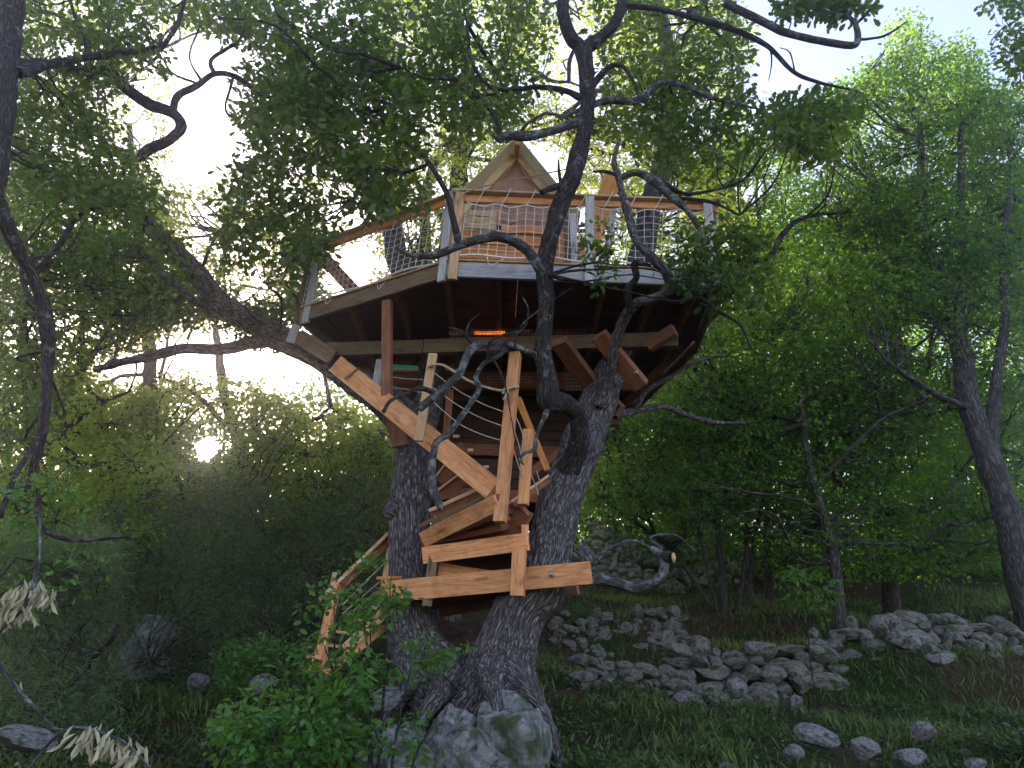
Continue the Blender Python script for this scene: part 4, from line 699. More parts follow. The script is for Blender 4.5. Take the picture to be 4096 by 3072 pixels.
st = [px((1830, 2760, 7.2, .006), (1700, 2620, 6.9, .004), (1740, 2570, 6.8, .003), (1860, 2550, 6.8, .002))]; tubes('stem', st, B_DARK, root, 5, 0.05)
foliage(root, np.array([P(x_, y_, 6.8) for x_, y_ in [(1720, 2640), (1760, 2620), (1800, 2600), (1840, 2590), (1880, 2575), (1700, 2660), (1650, 2720), (1690, 2740), (1720, 2700)]]), nodes(*st), LEAF_OV, LF_SHRUB, 9, 0.09, 0.055, B_DARK, 0.003, 1, crown='foliage', up=1.0, flat=0.3)

# dead sprays at the lower left
def dead_spray(lab, path, pts, Y, n, ln):
    root = thing('dead_leaf_spray', P(path[0][0], path[0][1], path[0][2]), lab, 'dead branch')
    tubes('stem', [px(*path)], B_LICH, root, 8, 0.03, 0.15, 0, 0.01, 3)
    C = np.array([P(x_, y_, Y) for x_, y_ in pts]); C = np.repeat(C, n, 0) + RNG.normal(0, 0.02, (len(C) * n, 3))
    fwd = RNG.normal(0, 0.35, (len(C), 3)); fwd[:, 2] -= 1; nr = RNG.normal(0, 1, (len(C), 3)); org = C.mean(0)
    add('dry_leaves', leaf_mesh('dry_leaves', C - org, fwd, nr, ln * (0.6 + 0.7 * RNG.random(len(C))), RNG.random(len(C)), (np.array([(0, 0, 0), (.11, .3, .1), (.09, .7, .12), (0, 1, -.1), (-.09, .7, .12), (-.11, .3, .1)]), [[0, 1, 2, 3], [0, 3, 4, 5]]), LF_DRY), root, org)
dead_spray('cream dried leaves hanging from a bare twig along the bottom left edge', [(100, 3090, 3.0, .004), (250, 2925, 3.0, .006), (400, 2935, 3.0, .006), (520, 3000, 3.0, .005), (600, 3072, 3.0, .004)], [(330, 2945), (370, 2940), (410, 2945), (440, 2960), (470, 2975), (495, 2990), (525, 3010), (545, 3030)], 3.0, 10, 0.06)
dead_spray('clump of pale dried leaves on a branch at the left edge', [(-40, 2560, 3.4, .006), (100, 2420, 3.4, .01), (150, 2250, 3.4, .008), (160, 2050, 3.4, .005)], [(50, 2380), (90, 2360), (130, 2350), (160, 2360), (190, 2380), (60, 2430), (110, 2430), (40, 2450)], 3.4, 16, 0.06)
dead_spray('long bare grey twig slanting across the lower left', [(-40, 2600, 3.2, .008), (60, 2740, 3.2, .007), (200, 2900, 3.2, .005), (255, 2925, 3.1, .004)], [(60, 2745)], 3.2, 1, 0.04)

# ---------------------------------------------------------------- ground cover
def scatter_ground(n, fx, fy, thr=None, seed=0):
    x = RNG.uniform(*fx, n); y = RNG.uniform(*fy, n); p = np.stack([x, y, 0 * x], 1)
    if thr is not None: k = fbm(p, 0.8, 3, seed) + 0.35 * RNG.normal(0, 1, n) * 0.5 > thr; p = p[k]
    p[:, 2] = ground_z(p[:, 0], p[:, 1]); return p
def blades(name, p, h, mat, kind='stuff'):
    n = len(p); fwd = RNG.normal(0, 0.45, (n, 3)); fwd[:, 2] = 1; nr = RNG.normal(0, 1, (n, 3)); nr[:, 1] -= 1
    o = add(name, leaf_mesh(name, p, fwd, nr, h * (0.5 + RNG.random(n)), np.clip(fbm(p, 1.1, 3, 8) * 0.5 + 0.5 + RNG.normal(0, .2, n), 0, 1), (np.array([(-.05, 0, 0), (.05, 0, 0), (.04, .6, -.03), (0, 1, -.22)]), [[0, 1, 2, 3]]), mat)); return o
p = np.vstack([scatter_ground(52000, (0.3, 9), (5.5, 12.5), 0.14, 5), scatter_ground(30000, (0.3, 14), (12, 19), -0.1, 6), scatter_ground(12000, (-6, 0.3), (5, 10), 0.0, 7)])
tag(blades('grass', p, 0.13, LF_GRASS), 'short tufted grass growing over the sloping ground and terraces', 'grass', kind='stuff')
p = np.vstack([scatter_ground(6500, (0.2, 9), (5.2, 12), 0.12, 9), scatter_ground(2600, (-7, 0.5), (4.5, 11), -0.1, 10), scatter_ground(2500, (0, 14), (12, 19), 0.0, 12)]); p[:, 2] += 0.06
pos, fwd, nrm, sz, rnd = spray_leaves(p, 9, 0.13, 0.05, 1.0, 0.5)
tag(add('undergrowth', leaf_mesh('undergrowth', pos, fwd, nrm, sz, rnd, LEAF_OV, LF_WEED)), 'low leafy weeds scattered through the grass between the stones', 'undergrowth', kind='stuff')
p = scatter_ground(9000, (-6, 12), (4.5, 18), -0.1, 21); p[:, 2] += 0.012; fw = RNG.normal(0, 1, (len(p), 3)); fw[:, 2] *= 0.2; nn = RNG.normal(0, .35, (len(p), 3)); nn[:, 2] += 1
tag(add('fallen_leaves', leaf_mesh('fallen_leaves', p, fw, nn, 0.045 * (0.5 + RNG.random(len(p))), RNG.random(len(p)), LEAF_DI, LF_FALL)), 'brown fallen leaves lying on the soil and grass', 'fallen leaves', kind='stuff')
q = P(3230, 2520, 10.2); root = thing('leafy_seedling', q, 'tall broad-leaved seedling standing in front of the terrace wall', 'plant')
st = [[(q.x, q.y, gz(q.x, q.y), .012), (*q, .008), (*P(3215, 2290, 10.2), .004)]]; tubes('stem', st, B_DARK, root, 6, 0.1)
foliage(root, sample([(3090, 2330), (3200, 2260), (3330, 2320), (3350, 2460), (3250, 2500), (3130, 2400)], 9.9, 10.5, 34, seed=65, holes=False, edge=10), nodes(*st), LEAF_OV, LF_SHRUB, 9, 0.12, 0.085, B_DARK, 0.004, 1.5, crown='foliage', up=1.2, flat=0.3)

# woods on the hillside behind everything
C = np.vstack([sample([(-100, 1500), (300, 1560), (600, 1560), (900, 1640), (1300, 1500), (1650, 1600), (1650, 2050), (-100, 2050)], 18, 28, 1500, 0.85, 1.6, seed=73, holes=False), sample([(-100, 2000), (300, 1940), (600, 2020), (900, 1950), (1300, 1900), (1600, 1950), (1700, 1750), (2300, 1500), (2700, 1300), (3300, 1150), (4200, 1050), (4200, 2350), (-100, 2400)], 19, 32, 7000, 0.3, 2.2, seed=71, holes=False),
               sample([(2300, 1600), (4200, 1500), (4200, 2350), (2300, 2350)], 20, 26, 2600, 0.2, 3, seed=74, holes=False), sample([(2550, 900), (3500, 800), (4200, 700), (4200, 1300), (2700, 1400)], 19, 26, 1400, 0.5, 3, seed=72)])
C = C[clear_sun(C, 0.014)]
pos, fwd, nrm, sz, rnd = spray_leaves(C, 20, 0.65, 0.16, 0.8, 0.8); ok = clear_sun(pos, 0.016)
tag(add('woodland', leaf_mesh('woodland', pos[ok], fwd[ok], nrm[ok], sz[ok], rnd[ok], LEAF_DI, LF_GREEN)), 'dense green woodland covering the hillside behind the trees', 'woodland', kind='stuff')
# ---------------------------------------------------------------- treehouse platform
DZ = 6.0                                     # underside of the deck rim
def dk(x, y): q = PZ(x, y, DZ); return (q.x, q.y)
A = dk(1200, 1292); B = dk(1795, 1108); C_ = dk(2885, 1150); D = (C_[0] + 0.1, 8.6); E = (1.85, 10.7); F_ = (-1.9, 10.7)
poly = [A, B, C_, D, E, F_]
th_ = thing('treehouse_platform', (0, 8.5, DZ), 'wooden treehouse deck with rope net railings built high between the oak boles', 'treehouse')
def edge(a, b, mat, h=0.18, z=DZ, t_=0.045, ext=0.02, name='rim_board', label=None):
    a = Vector((*a, z + h / 2)); b = Vector((*b, z + h / 2)); d = (b - a).normalized() * ext
    return board(name, th_, a - d, b + d, h, t_, mat, label=label)
M1 = (B[0] + (C_[0] - B[0]) * 0.515, B[1] + (C_[1] - B[1]) * 0.515)
edge(A, B, W_BEAM); edge(B, M1, W_GREY, 0.185); edge(M1, C_, W_GREY, 0.185); edge(C_, D, W_BEAM); edge(D, E, W_BEAM); edge(E, F_, W_BEAM); edge(F_, A, W_BEAM)
# floor planks seen from below
def xr(y):
    xs = []
    for k in range(6):
        (x0, y0), (x1, y1) = poly[k], poly[(k + 1) % 6]
        if (y0 > y) != (y1 > y): xs.append(x0 + (x1 - x0) * (y - y0) / (y1 - y0))
    return min(xs), max(xs)
y = min(B[1], C_[1]) + 0.14
while y < 10.6:
    x0, x1 = xr(y + 0.071)
    xa, xb = xr(y - 0.071)
    lft = max(x0, xa) + 0.03
    for s0, s1 in (((lft, -1.82), (-0.72, 0.0)) if 9.45 < y < 10.5 else ((lft, 0.0),)) + ((0.004, min(x1, xb) - 0.03),):
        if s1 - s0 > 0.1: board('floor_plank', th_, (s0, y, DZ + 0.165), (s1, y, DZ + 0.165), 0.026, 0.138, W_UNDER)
    y += 0.142
for a, b_ in ((A, B), (F_, A), (C_, D), (D, E), (E, F_)):
    va = Vector((*a, 0)); vb = Vector((*b_, 0)); d = (vb - va).normalized(); n = Vector((-d.y, d.x, 0)); ctr_ = Vector((0, 8.8, 0)); n = n if (ctr_ - va).dot(n) > 0 else -n
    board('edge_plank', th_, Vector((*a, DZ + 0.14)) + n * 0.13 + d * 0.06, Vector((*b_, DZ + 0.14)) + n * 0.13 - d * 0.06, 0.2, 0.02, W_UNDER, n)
# pale plank edge on top of the rim
for a, b in ((A, B), (B, C_)):
    d = (Vector((*b, 0)) - Vector((*a, 0))).normalized(); n = Vector((d.y, -d.x, 0)) * 0.0
    board('deck_edging', th_, Vector((*a, DZ + 0.2)) + n, Vector((*b, DZ + 0.2)) + n, 0.022, 0.09, W_PALE)
for x_ in (-1.95, -1.35, -0.78, -0.2, 0.35, 0.95, 1.5, 1.95):
    ys = []
    for k in range(6):
        (xx0, y0), (xx1, y1) = poly[k], poly[(k + 1) % 6]
        if (xx0 > x_) != (xx1 > x_): ys.append(y0 + (y1 - y0) * (x_ - xx0) / (xx1 - xx0))
    ye = 9.4 if -1.8 < x_ < -0.75 else max(ys) - 0.04
    board('joist', th_, (x_, min(ys) + 0.04, DZ + 0.075), (x_ + 0.03, ye, DZ + 0.075), 0.145, 0.055, W_RED)
board('joist', th_, (-1.82, 9.42, DZ + 0.075), (-0.7, 9.42, DZ + 0.075), 0.145, 0.055, W_RED, label='cross joist closing the stair hatch')
# main beams
b0 = PZ(1305, 1424, DZ - 0.36); b1 = PZ(2712, 1386, DZ - 0.36); dd = b1 - b0
board('beam', th_, (b0.x, b0.y, DZ - 0.285), (b0.x + dd.x * .29, b0.y + dd.y * .29, DZ - 0.285), 0.18, 0.09, W_BEAM)
board('beam', th_, (b0.x + dd.x * .292, b0.y + dd.y * .292, DZ - 0.28), (b1.x, b1.y, DZ - 0.28), 0.18, 0.09, W_BEAM)
bpx('hanger', th_, (1555, 1600, 8.0), (1590, 1790, 8.05), 62, 0.05, W_RED) if False else None
board('beam', th_, (-1.3, 9.5, DZ - 0.19), (1.7, 9.2, DZ - 0.19), 0.24, 0.09, W_RED)
board('beam', th_, (-1.2, 10.6, DZ - 0.19), (1.6, 10.5, DZ - 0.19), 0.24, 0.09, W_BEAM)
# left corner piece running to the main beam
board('beam', th_, P(1190, 1345, 8.45), P(1330, 1430, 8.42), 0.2, 0.06, W_BEAM); board('beam_end', th_, P(1185, 1300, 8.35), P(1160, 1370, 8.4), 0.12, 0.06, W_GREY)
# stout angled braces with bevelled ends
def bpx(name, parent, a, b, wpx, th, mat, yaw=0.0, label=None):
    pa = P(*a); pb = P(*b); mid = (pa + pb) / 2; view = mid - Vector((0, 0, CAMZ)); d = (pb - pa)
    up = view.cross(d).normalized(); sc = ((pa - Vector((0, 0, CAMZ))).dot(F0) + (pb - Vector((0, 0, CAMZ))).dot(F0)) / 2 / FPX
    return board(name, parent, pa, pb, wpx * sc, th, mat, up, yaw, label)
bpx('brace', th_, (2235, 1365, 7.5), (2395, 1580, 8.2), 66, 0.10, W_RED, 0.5)
br_ = bpx('brace', th_, (2395, 1340, 7.35), (2565, 1545, 7.7), 66, 0.10, W_RED, 0.45)
bpx('brace', th_, (2595, 1385, 7.6), (2700, 1320, 7.4), 50, 0.09, W_RED, -0.6); bpx('brace', th_, (2340, 1500, 8.6), (2480, 1645, 8.3), 50, 0.09, W_BEAM, 0.4)
bpx('brace', th_, (2860, 1250, 8.2), (2460, 1660, 9.8), 34, 0.07, W_RED); bpx('brace', th_, (2470, 1640, 9.6), (2110, 1900, 9.6), 34, 0.07, W_RED)
c = P(2540, 1498, 7.55); tubes('bolt', [[(*c, .011), (*(c + Vector((0, -0.09, 0.0))), .011)]], M_STEEL, th_, 8, 0.03, 0); tubes('bolt', [[(*(c + Vector((0, -0.05, 0))), .022), (*(c + Vector((0, -0.06, 0))), .022)]], M_STEEL, th_, 6, 0.03, 0)
# posts
RZ = DZ + 1.10
def post(x, y, z0, z1, w_, t_, mat, lean=(0, 0), yaw=0.0, parent=None, name='railing_post', label=None):
    o = board(name, parent or th_, (x, y, z0), (x + lean[0], y + lean[1], z1), w_, t_, mat, (math.cos(yaw), math.sin(yaw), 0)); 
    if label: o['label'] = label
    return o
abd = (Vector((*B, 0)) - Vector((*A, 0))).normalized(); aby = math.atan2(abd.y, abd.x)
post(B[0] + 0.045, B[1] - 0.045, DZ - 0.06, RZ - 0.01, 0.10, 0.045, W_PALE, yaw=0.03)
post(B[0] - 0.075, B[1] + 0.01, DZ - 0.06, RZ - 0.01, 0.095, 0.045, W_GREY, yaw=aby)
post(M1[0], M1[1] - 0.05, DZ - 0.06, RZ - 0.01, 0.10, 0.045, W_GREY); post(C_[0] - 0.1, C_[1] - 0.05, DZ - 0.02, RZ - 0.01, 0.10, 0.045, W_GREY)
post(A[0] + 0.09, A[1] - 0.07, DZ - 0.03, RZ - 0.01, 0.11, 0.045, W_GREY, yaw=aby); post(A[0] - 0.04, A[1] + 0.07, DZ - 0.03, RZ - 0.01, 0.10, 0.045, W_BEAM, yaw=aby + 1.2)
MA = ((A[0] + B[0]) / 2, (A[1] + B[1]) / 2)
# the leaning plank of the far left side
bpx('railing_post', th_, (1300, 1020, 9.3), (1440, 1170, 9.3), 26, 0.04, W_RED)
# rails
for a, b, mt in ((A, B, W_ORANGE), (B, C_, W_FRESH), (C_, D, W_FRESH), (D, E, W_FRESH), (F_, A, W_FRESH)):
    a3 = Vector((*a, RZ)); b3 = Vector((*b, RZ)); d = (b3 - a3).normalized() * 0.05
    board('handrail', th_, a3 - d + Vector((0, -0.03, 0.015)), b3 + d + Vector((0, -0.02, 0.0)), 0.024, 0.09, W_CABIN); board('rail_face', th_, a3 + Vector((0, 0.01, -0.06)), b3 + Vector((0, 0.01, -0.056)), 0.085, 0.035, mt)
# rope nets
def cord(pts, r): return [(*p_, r) for p_ in pts]
def net(a, b, z0, z1, cell=0.092, seed=0, lace=True):
    a = np.array(a); b = np.array(b); L = np.linalg.norm(b - a); nu_ = int(L / cell); nz_ = int((z1 - z0) / (cell * 0.88))
    U, Z_ = np.meshgrid(np.linspace(0, 1, nu_ + 1), np.linspace(0, 1, nz_ + 1)); g_ = np.zeros(U.shape + (3,))
    g_[..., 0] = a[0] + (b[0] - a[0]) * U; g_[..., 1] = a[1] + (b[1] - a[1]) * U
    sag = 0.045 * np.sin(np.clip(U, 0, 1) * math.pi * 4) ** 2
    g_[..., 2] = z0 + (z1 - z0) * Z_ - sag * Z_ + 0.02 * np.sin(U * 11) * (1 - Z_)
    nf = fbm(g_ + seed, 2.0, 2, seed); g_[..., 0] += 0.028 * nf + 0.02 * (Z_ - 0.5); g_[..., 1] += 0.03 * vn(g_ + 7 + seed, 1.5); g_[..., 2] += 0.016 * vn(g_ + 3 + seed, 2.5)
    ps = [cord(g_[:, k], .0038) for k in range(nu_ + 1)] + [cord(g_[k], .0038) for k in range(1, nz_)]
    tubes('net', ps, M_CORD, th_, 4, 0.07, 0.0)
    tubes('net_rope', [cord(g_[0] + [0, -0.005, 0], .010), cord(g_[-1] + [0, -0.005, 0], .008)], M_CORD, th_, 6, 0.05, 0.15)
    if lace:
        ls = []; k = 1
        while k < nu_:
            q_ = g_[-1, k]; z_ = RZ; d = (b - a) / L
            ls.append([(*q_, .005), (q_[0] + d[0] * 0.06, q_[1] - 0.055, z_ - 0.06, .005), (q_[0] + d[0] * 0.1, q_[1] - 0.07, z_ + 0.035, .005), (q_[0] + d[0] * 0.11, q_[1] + 0.03, z_ + 0.035, .005)]); k += 3
        ls += [[(*g_[0, k], .005), (*(g_[0, k] * 0.5 + g_[0, min(k + 1, nu_)] * 0.5 + [0, -0.03, -0.14]), .005), (*g_[0, min(k + 2, nu_)], .005)] for k in range(3, nu_ - 2, 9)]
        tag(tubes('lacing', ls, M_CORD, th_, 5, 0.05, 0.0), kind='stuff')
net((B[0] + 0.12, B[1] - 0.02), (M1[0] - 0.04, M1[1] - 0.02), DZ + 0.27, DZ + 0.97, seed=1); net((M1[0] + 0.05, M1[1] - 0.02), (C_[0] - 0.15, C_[1] - 0.02), DZ + 0.27, DZ + 0.97, seed=2)
net(tuple(np.array(A) + (np.array(B) - np.array(A)) * 0.05), tuple(np.array(A) + (np.array(B) - np.array(A)) * 0.95), DZ + 0.25, DZ + 0.97, seed=3)
net(C_, D, DZ + 0.25, DZ + 0.95, seed=4, lace=False); net(F_, A, DZ + 0.25, DZ + 0.95, seed=5, lace=False)
tubes('guy_rope', [[(*P(1810, 815, 7.0), .008), (*P(1900, 755, 7.0), .008), (*P(2270, 676, 6.7), .008)]], M_ROPE, th_, 6, 0.1, 0)

# ---------------------------------------------------------------- cabin on the deck
cx = P(2045, 1000, 8.3).x; CY = 8.3; fz = DZ + 0.19
cb = thing('cabin', (cx, CY + 1, fz), 'small plank cabin with a steep canvas-covered gable roof and pink cloth curtains', 'cabin')
ez = P(1860, 850, CY).z; az = P(2045, 632, CY).z; hw = 0.64; OV = 0.30; DP = 2.2
wz0 = fz; nlow = 6
low = P(2045, 930, CY).z
k = 0; z = wz0
while z < low - 0.03:        # lower wall, orange boards
    hgt = min(0.115, low - z); board('wall_plank', cb, (cx - hw - 0.02, CY, z + hgt / 2), (cx + hw, CY, z + hgt / 2), hgt - 0.006, 0.022 + 0.016 * (k % 2), W_ORANGE); z += 0.115; k += 1
lf = P(2000, 860, CY).x
while z < ez - 0.02:         # upper left wall, pale boards
    board('wall_plank', cb, (cx - hw, CY, z + 0.05), (lf - 0.03, CY + 0.002 * (k % 2), z + 0.05), 0.092, 0.02 + 0.016 * (k % 2), W_CABIN); z += 0.10; k += 1
board('door_post', cb, (lf, CY - 0.02, low), (lf, CY - 0.02, ez + 0.05), 0.06, 0.05, W_FRESH, (1, 0, 0)); board('corner_post', cb, (cx + hw, CY - 0.01, fz), (cx + hw, CY - 0.01, ez), 0.07, 0.06, W_FRESH, (1, 0, 0)); board('corner_post', cb, (cx - hw, CY + 0.02, fz), (cx - hw, CY + 0.02, ez), 0.06, 0.05, W_FRESH, (1, 0, 0))
board('sill_board', cb, (lf - 0.03, CY - 0.03, low + 0.03), (cx + hw, CY - 0.03, low + 0.03), 0.12, 0.03, W_FRESH)
# side and back walls
for s in (-1, 1):
    z = fz
    while z < ez: board('wall_plank', cb, (cx + s * hw, CY + 0.04, z + 0.06), (cx + s * hw, CY + DP, z + 0.06), 0.114, 0.02, W_BEAM); z += 0.12
z = fz
while z < az - 0.1:
    f = hw if z < ez else hw * (az - z) / (az - ez); board('wall_plank', cb, (cx - f, CY + DP, z + 0.06), (cx + f, CY + DP, z + 0.06), 0.114, 0.02, W_BEAM); z += 0.12
# cloth: a rippled sheet filling the gable and the opening
def cloth(name, parent, x0, x1, z0f, z1f, y, mat, amp=0.02, fr=16, nu_=60, nz_=40, seed=0):
    U, W_ = np.meshgrid(np.linspace(0, 1, nu_), np.linspace(0, 1, nz_)); X_ = x0 + (x1 - x0) * U; z0_ = z0f(X_); z1_ = z1f(X_); Z_ = z0_ + (z1_ - z0_) * W_
    q_ = np.stack([X_ * 1.0, Z_ * 0.4, X_ * 0], -1); Y_ = y + amp * np.sin(X_ * fr + 3 * fbm(q_, 2, 2, seed)) * (0.4 + 0.6 * (1 - W_)) + amp * 1.6 * fbm(np.stack([X_, Z_, X_ * 0], -1), 4, 3, seed + 1)
    V = np.stack([X_, Y_, Z_], 2).reshape(-1, 3); i = np.arange(nz_ - 1)[:, None] * nu_ + np.arange(nu_ - 1)[None]; F = np.stack([i, i + 1, i + nu_ + 1, i + nu_], 2).reshape(-1, 4)
    org = V.mean(0); return add(name, np_mesh(name, V - org, F, np.full(len(F), 4), mat, smooth=True), parent, org)
roofz = lambda X_: az - np.abs(X_ - cx) / hw * (az - ez) - 0.02
cloth('curtain', cb, cx - hw + 0.02, cx + hw - 0.02, lambda X_: X_ * 0 + ez - 0.10 + 0.03 * np.sin(X_ * 9), roofz, CY + 0.05, M_CLOTH, 0.05, 17, seed=3)
cloth('curtain', cb, lf + 0.02, cx + hw - 0.03, lambda X_: X_ * 0 + low - 0.02, lambda X_: X_ * 0 + ez - 0.02, CY + 0.10, M_CLOTH, 0.05, 22, seed=8)
cloth('curtain', cb, lf + 0.18, cx + hw - 0.03, lambda X_: low + 0.12 + 0.10 * np.abs(np.sin((X_ - lf) * 4.0)), lambda X_: X_ * 0 + ez - 0.16, CY + 0.02, M_CLOTH, 0.045, 15, seed=9)
# rafters, ridge and canvas
for s in (-1, 1):
    e = 0.10; ex = cx + s * (hw + e); ezz = ez - (az - ez) / hw * e
    for yy in (CY - 0.03, CY + 0.75, CY + 1.5, CY + DP): board('rafter', cb, (ex, yy, ezz + 0.02), (cx + s * 0.02, yy, az + 0.01), 0.10, 0.05, W_CABIN)
    sl_ = Vector((s * hw, 0, -(az - ez))).normalized(); nrm_ = Vector((s * (az - ez), 0, hw)).normalized()
    o = board('roof_canvas', cb, Vector((cx - s * 0.055, CY - OV + (DP + OV + 0.1) / 2, az + 0.075)) + nrm_ * 0.075, Vector((ex + s * 0.05, CY - OV + (DP + OV + 0.1) / 2, ezz - 0.02)) + nrm_ * 0.075, DP + OV + 0.1, 0.012, M_CANVAS, (0, 1, 0))
board('ridge_beam', cb, (cx, CY - OV - 0.02, az + 0.02), (cx, CY + DP + 0.1, az + 0.02), 0.13, 0.065, W_FRESH)
tag(board('ladder_plank', None, P(2265, 860, 8.2), P(2280, 1072, 8.1), 0.10, 0.04, W_BEAM, (1, 0, 0)), 'dark upright plank leaning beside the cabin wall, nearest the cabin', 'plank')
bpy.data.objects['ladder_plank'].name = 'plank'
for k, (x0, y0, x1, y1, w_, mt, lab) in enumerate([(2290, 855, 2300, 1075, 26, W_GREY, 'greyish plank leaning upright behind the net, right of the dark one'), (2330, 960, 2275, 1080, 22, W_RED, 'reddish plank slanting behind the net left of the middle railing post'),
        (2350, 990, 2312, 1085, 18, W_FRESH, 'short fresh plank slanting at the foot of the middle railing post'), (2455, 840, 2420, 1060, 26, W_GREY, 'silvery board standing crooked behind the hanging oak sprig')]):
    o = bpx('plank', None, (x0, y0, 8.0), (x1, y1, 7.8), w_, 0.03, mt); tag(o, lab, 'plank')
o = bpx('plywood_sheet', None, (2455, 690, 9.0), (2345, 1040, 8.3), 72, 0.02, W_ORANGE); tag(o, 'orange plywood sheet propped upright on the deck right of the middle post', 'plywood sheet')

# ---------------------------------------------------------------- lower room hung under the deck
lr = thing('lower_cabin', (0.2, 10.6, 4.4), 'dark boarded room hanging under the deck with wire mesh openings', 'cabin')
z = 4.35
while z < DZ - 0.3:
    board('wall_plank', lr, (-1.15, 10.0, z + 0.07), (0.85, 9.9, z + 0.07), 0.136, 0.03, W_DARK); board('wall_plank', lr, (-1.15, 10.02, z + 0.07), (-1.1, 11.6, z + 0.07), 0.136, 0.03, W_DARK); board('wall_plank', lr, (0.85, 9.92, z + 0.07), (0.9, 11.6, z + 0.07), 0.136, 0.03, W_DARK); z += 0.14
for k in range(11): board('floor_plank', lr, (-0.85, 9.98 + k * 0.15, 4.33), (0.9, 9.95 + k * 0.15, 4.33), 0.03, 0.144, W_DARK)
board('beam', lr, (-1.3, 9.93, 5.0), (0.9, 9.83, 5.0), 0.16, 0.06, W_RED)
board('beam', lr, (-1.3, 9.93, 4.38), (0.9, 9.83, 4.38), 0.16, 0.06, W_RED)
def wire(x0, y0, x1, y1, Y, n, m_):
    ps = [[(*P(x0 + (x1 - x0) * k / n, y0, Y), .003), (*P(x0 + (x1 - x0) * k / n, y1, Y), .003)] for k in range(n + 1)] + [[(*P(x0, y0 + (y1 - y0) * k / m_, Y), .003), (*P(x1, y0 + (y1 - y0) * k / m_, Y), .003)] for k in range(m_ + 1)]
    return tubes('wire_mesh', ps, M_WIRE, lr, 4, 0.5, 0)
wire(1800, 1318, 2370, 1350, 8.25, 40, 3); wire(2260, 1430, 2330, 1560, 8.9, 6, 9); wire(1950, 1505, 2240, 1530, 9.3, 26, 2)
# red cloth in the slot; second strip emits to stand in for sunlight
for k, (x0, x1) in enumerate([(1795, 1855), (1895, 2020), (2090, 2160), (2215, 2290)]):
    a = P(x0, 1332, 8.3); b = P(x1, 1332, 8.3); tag(board('red_cloth', None, a, b, 0.05, 0.01, M_GLOW if k == 1 else M_RED), ['dim red cloth strip at the left end of the slot under the deck', 'orange-red cloth strip in the slot under the deck, sunlight added as glow', 'red cloth strip just left of the dark curved limb', 'red cloth strip just right of the dark curved limb'][k], 'cloth', 'red cloth strips in the slot')
# green tarpaulin on a plank shelf behind the left railing
tf = thing('side_shelf', P(1600, 1480, 10.6), 'plank shelf behind the stairs on which a green tarpaulin lies', 'shelf')
bpx('shelf_board', tf, (1480, 1480, 10.35), (1700, 1480, 10.35), 10, 0.10, W_PALE); bpx('shelf_board', tf, (1540, 1512, 10.4), (1715, 1516, 10.4), 56, 0.03, W_RED); bpx('shelf_board', tf, (1560, 1555, 10.3), (1720, 1560, 10.3), 50, 0.03, W_RED)
q0 = P(1500, 1457, 10.5); q1 = P(1690, 1457, 10.5)
tag(cloth('green_tarpaulin', None, q0.x, q1.x, lambda X_: X_ * 0 + q0.z - 0.16, lambda X_: X_ * 0 + q0.z + 0.22 + 0.03 * np.sin(X_ * 7), q0.y, M_GREEN, 0.05, 9, seed=4), 'folded green tarpaulin showing under the left half of the deck', 'tarpaulin')

# ---------------------------------------------------------------- staircase
sc_ = thing('winding_staircase', P(1900, 2300, 7.3), 'winding fresh timber staircase with rope balustrade climbing between the two boles', 'staircase')
b = lambda *a, **k: bpx(a[0], sc_, *a[1:], **k)
# landing frame
b('beam', (1532, 2368, 7.62), (2364, 2290, 6.95), 86, 0.07, W_FRESH, label='long lowest cross beam with a bolt near its right end')
b('beam', (1760, 2440, 8.5), (2310, 2345, 7.7), 60, 0.06, W_RED)
b('beam', (1528, 2365, 7.65), (1545, 2400, 8.2), 70, 0.06, W_RED); b('tread', (1415 + 110, 2312, 7.7), (1585, 2310, 7.6), 12, 0.16, W_ORANGE); b('tread', (1650, 2327, 7.55), (1706, 2322, 7.5), 16, 0.12, W_ORANGE)
for k in range(7):
    o_ = k * 0.13; p_a = P(1600, 2405, 7.7); p_b = P(2150, 2330, 7.15); board('landing_board', sc_, p_a + Vector((0.1, 0.1 + o_, 0.05)), p_b + Vector((0, 0.1 + o_, 0.05)), 0.03, 0.125, W_RED)
b('riser', (1755, 2275, 7.6), (2100, 2330, 7.6), 50, 0.03, W_FRESH); b('riser', (1725, 2262, 8.0), (2130, 2225, 7.65), 150, 0.03, W_DARK)  # second, near-black board added to stand in for the shaded interior
b('hanger', (1560, 1590, 8.05), (1600, 1785, 8.05), 66, 0.04, W_RED)
b('tread', (2035, 2045, 7.25), (2116, 2085, 7.1), 70, 0.04, W_RED)
b('post', (1741, 2180, 7.45), (1708, 2425, 7.5), 38, 0.05, W_BEAM, 0.2); b('post', (2078, 2190, 6.95), (2070, 2385, 6.98), 52, 0.09, W_FRESH, 0.25)
b('tread', (1740, 2215, 7.8), (2080, 2180, 7.4), 26, 0.5, W_RED)
b('riser', (1694, 2222, 7.5), (2112, 2166, 6.95), 68, 0.05, W_FRESH, label='nearly level front board of the lowest step')
b('riser', (2100, 2100, 7.1), (2100, 2190, 7.1), 30, 0.04, W_FRESH)
b('riser', (1720, 2170, 7.7), (2104, 2105, 7.15), 74, 0.04, W_RED); b('tread', (1760, 2160, 7.8), (2060, 2100, 7.3), 24, 0.5, W_RED)
b('riser', (1693, 2158, 7.48), (1992, 2008, 6.72), 64, 0.05, W_FRESH, label='steeply slanting step front with torn grain'); b('riser', (1990, 2006, 6.72), (2010, 2006, 6.82), 62, 0.03, W_RED)
b('tread', (1740, 2150, 7.8), (2040, 2040, 7.15), 30, 0.45, W_RED)
b('tread', (1720, 2085, 7.9), (1900, 2000, 7.6), 16, 0.45, W_RED)
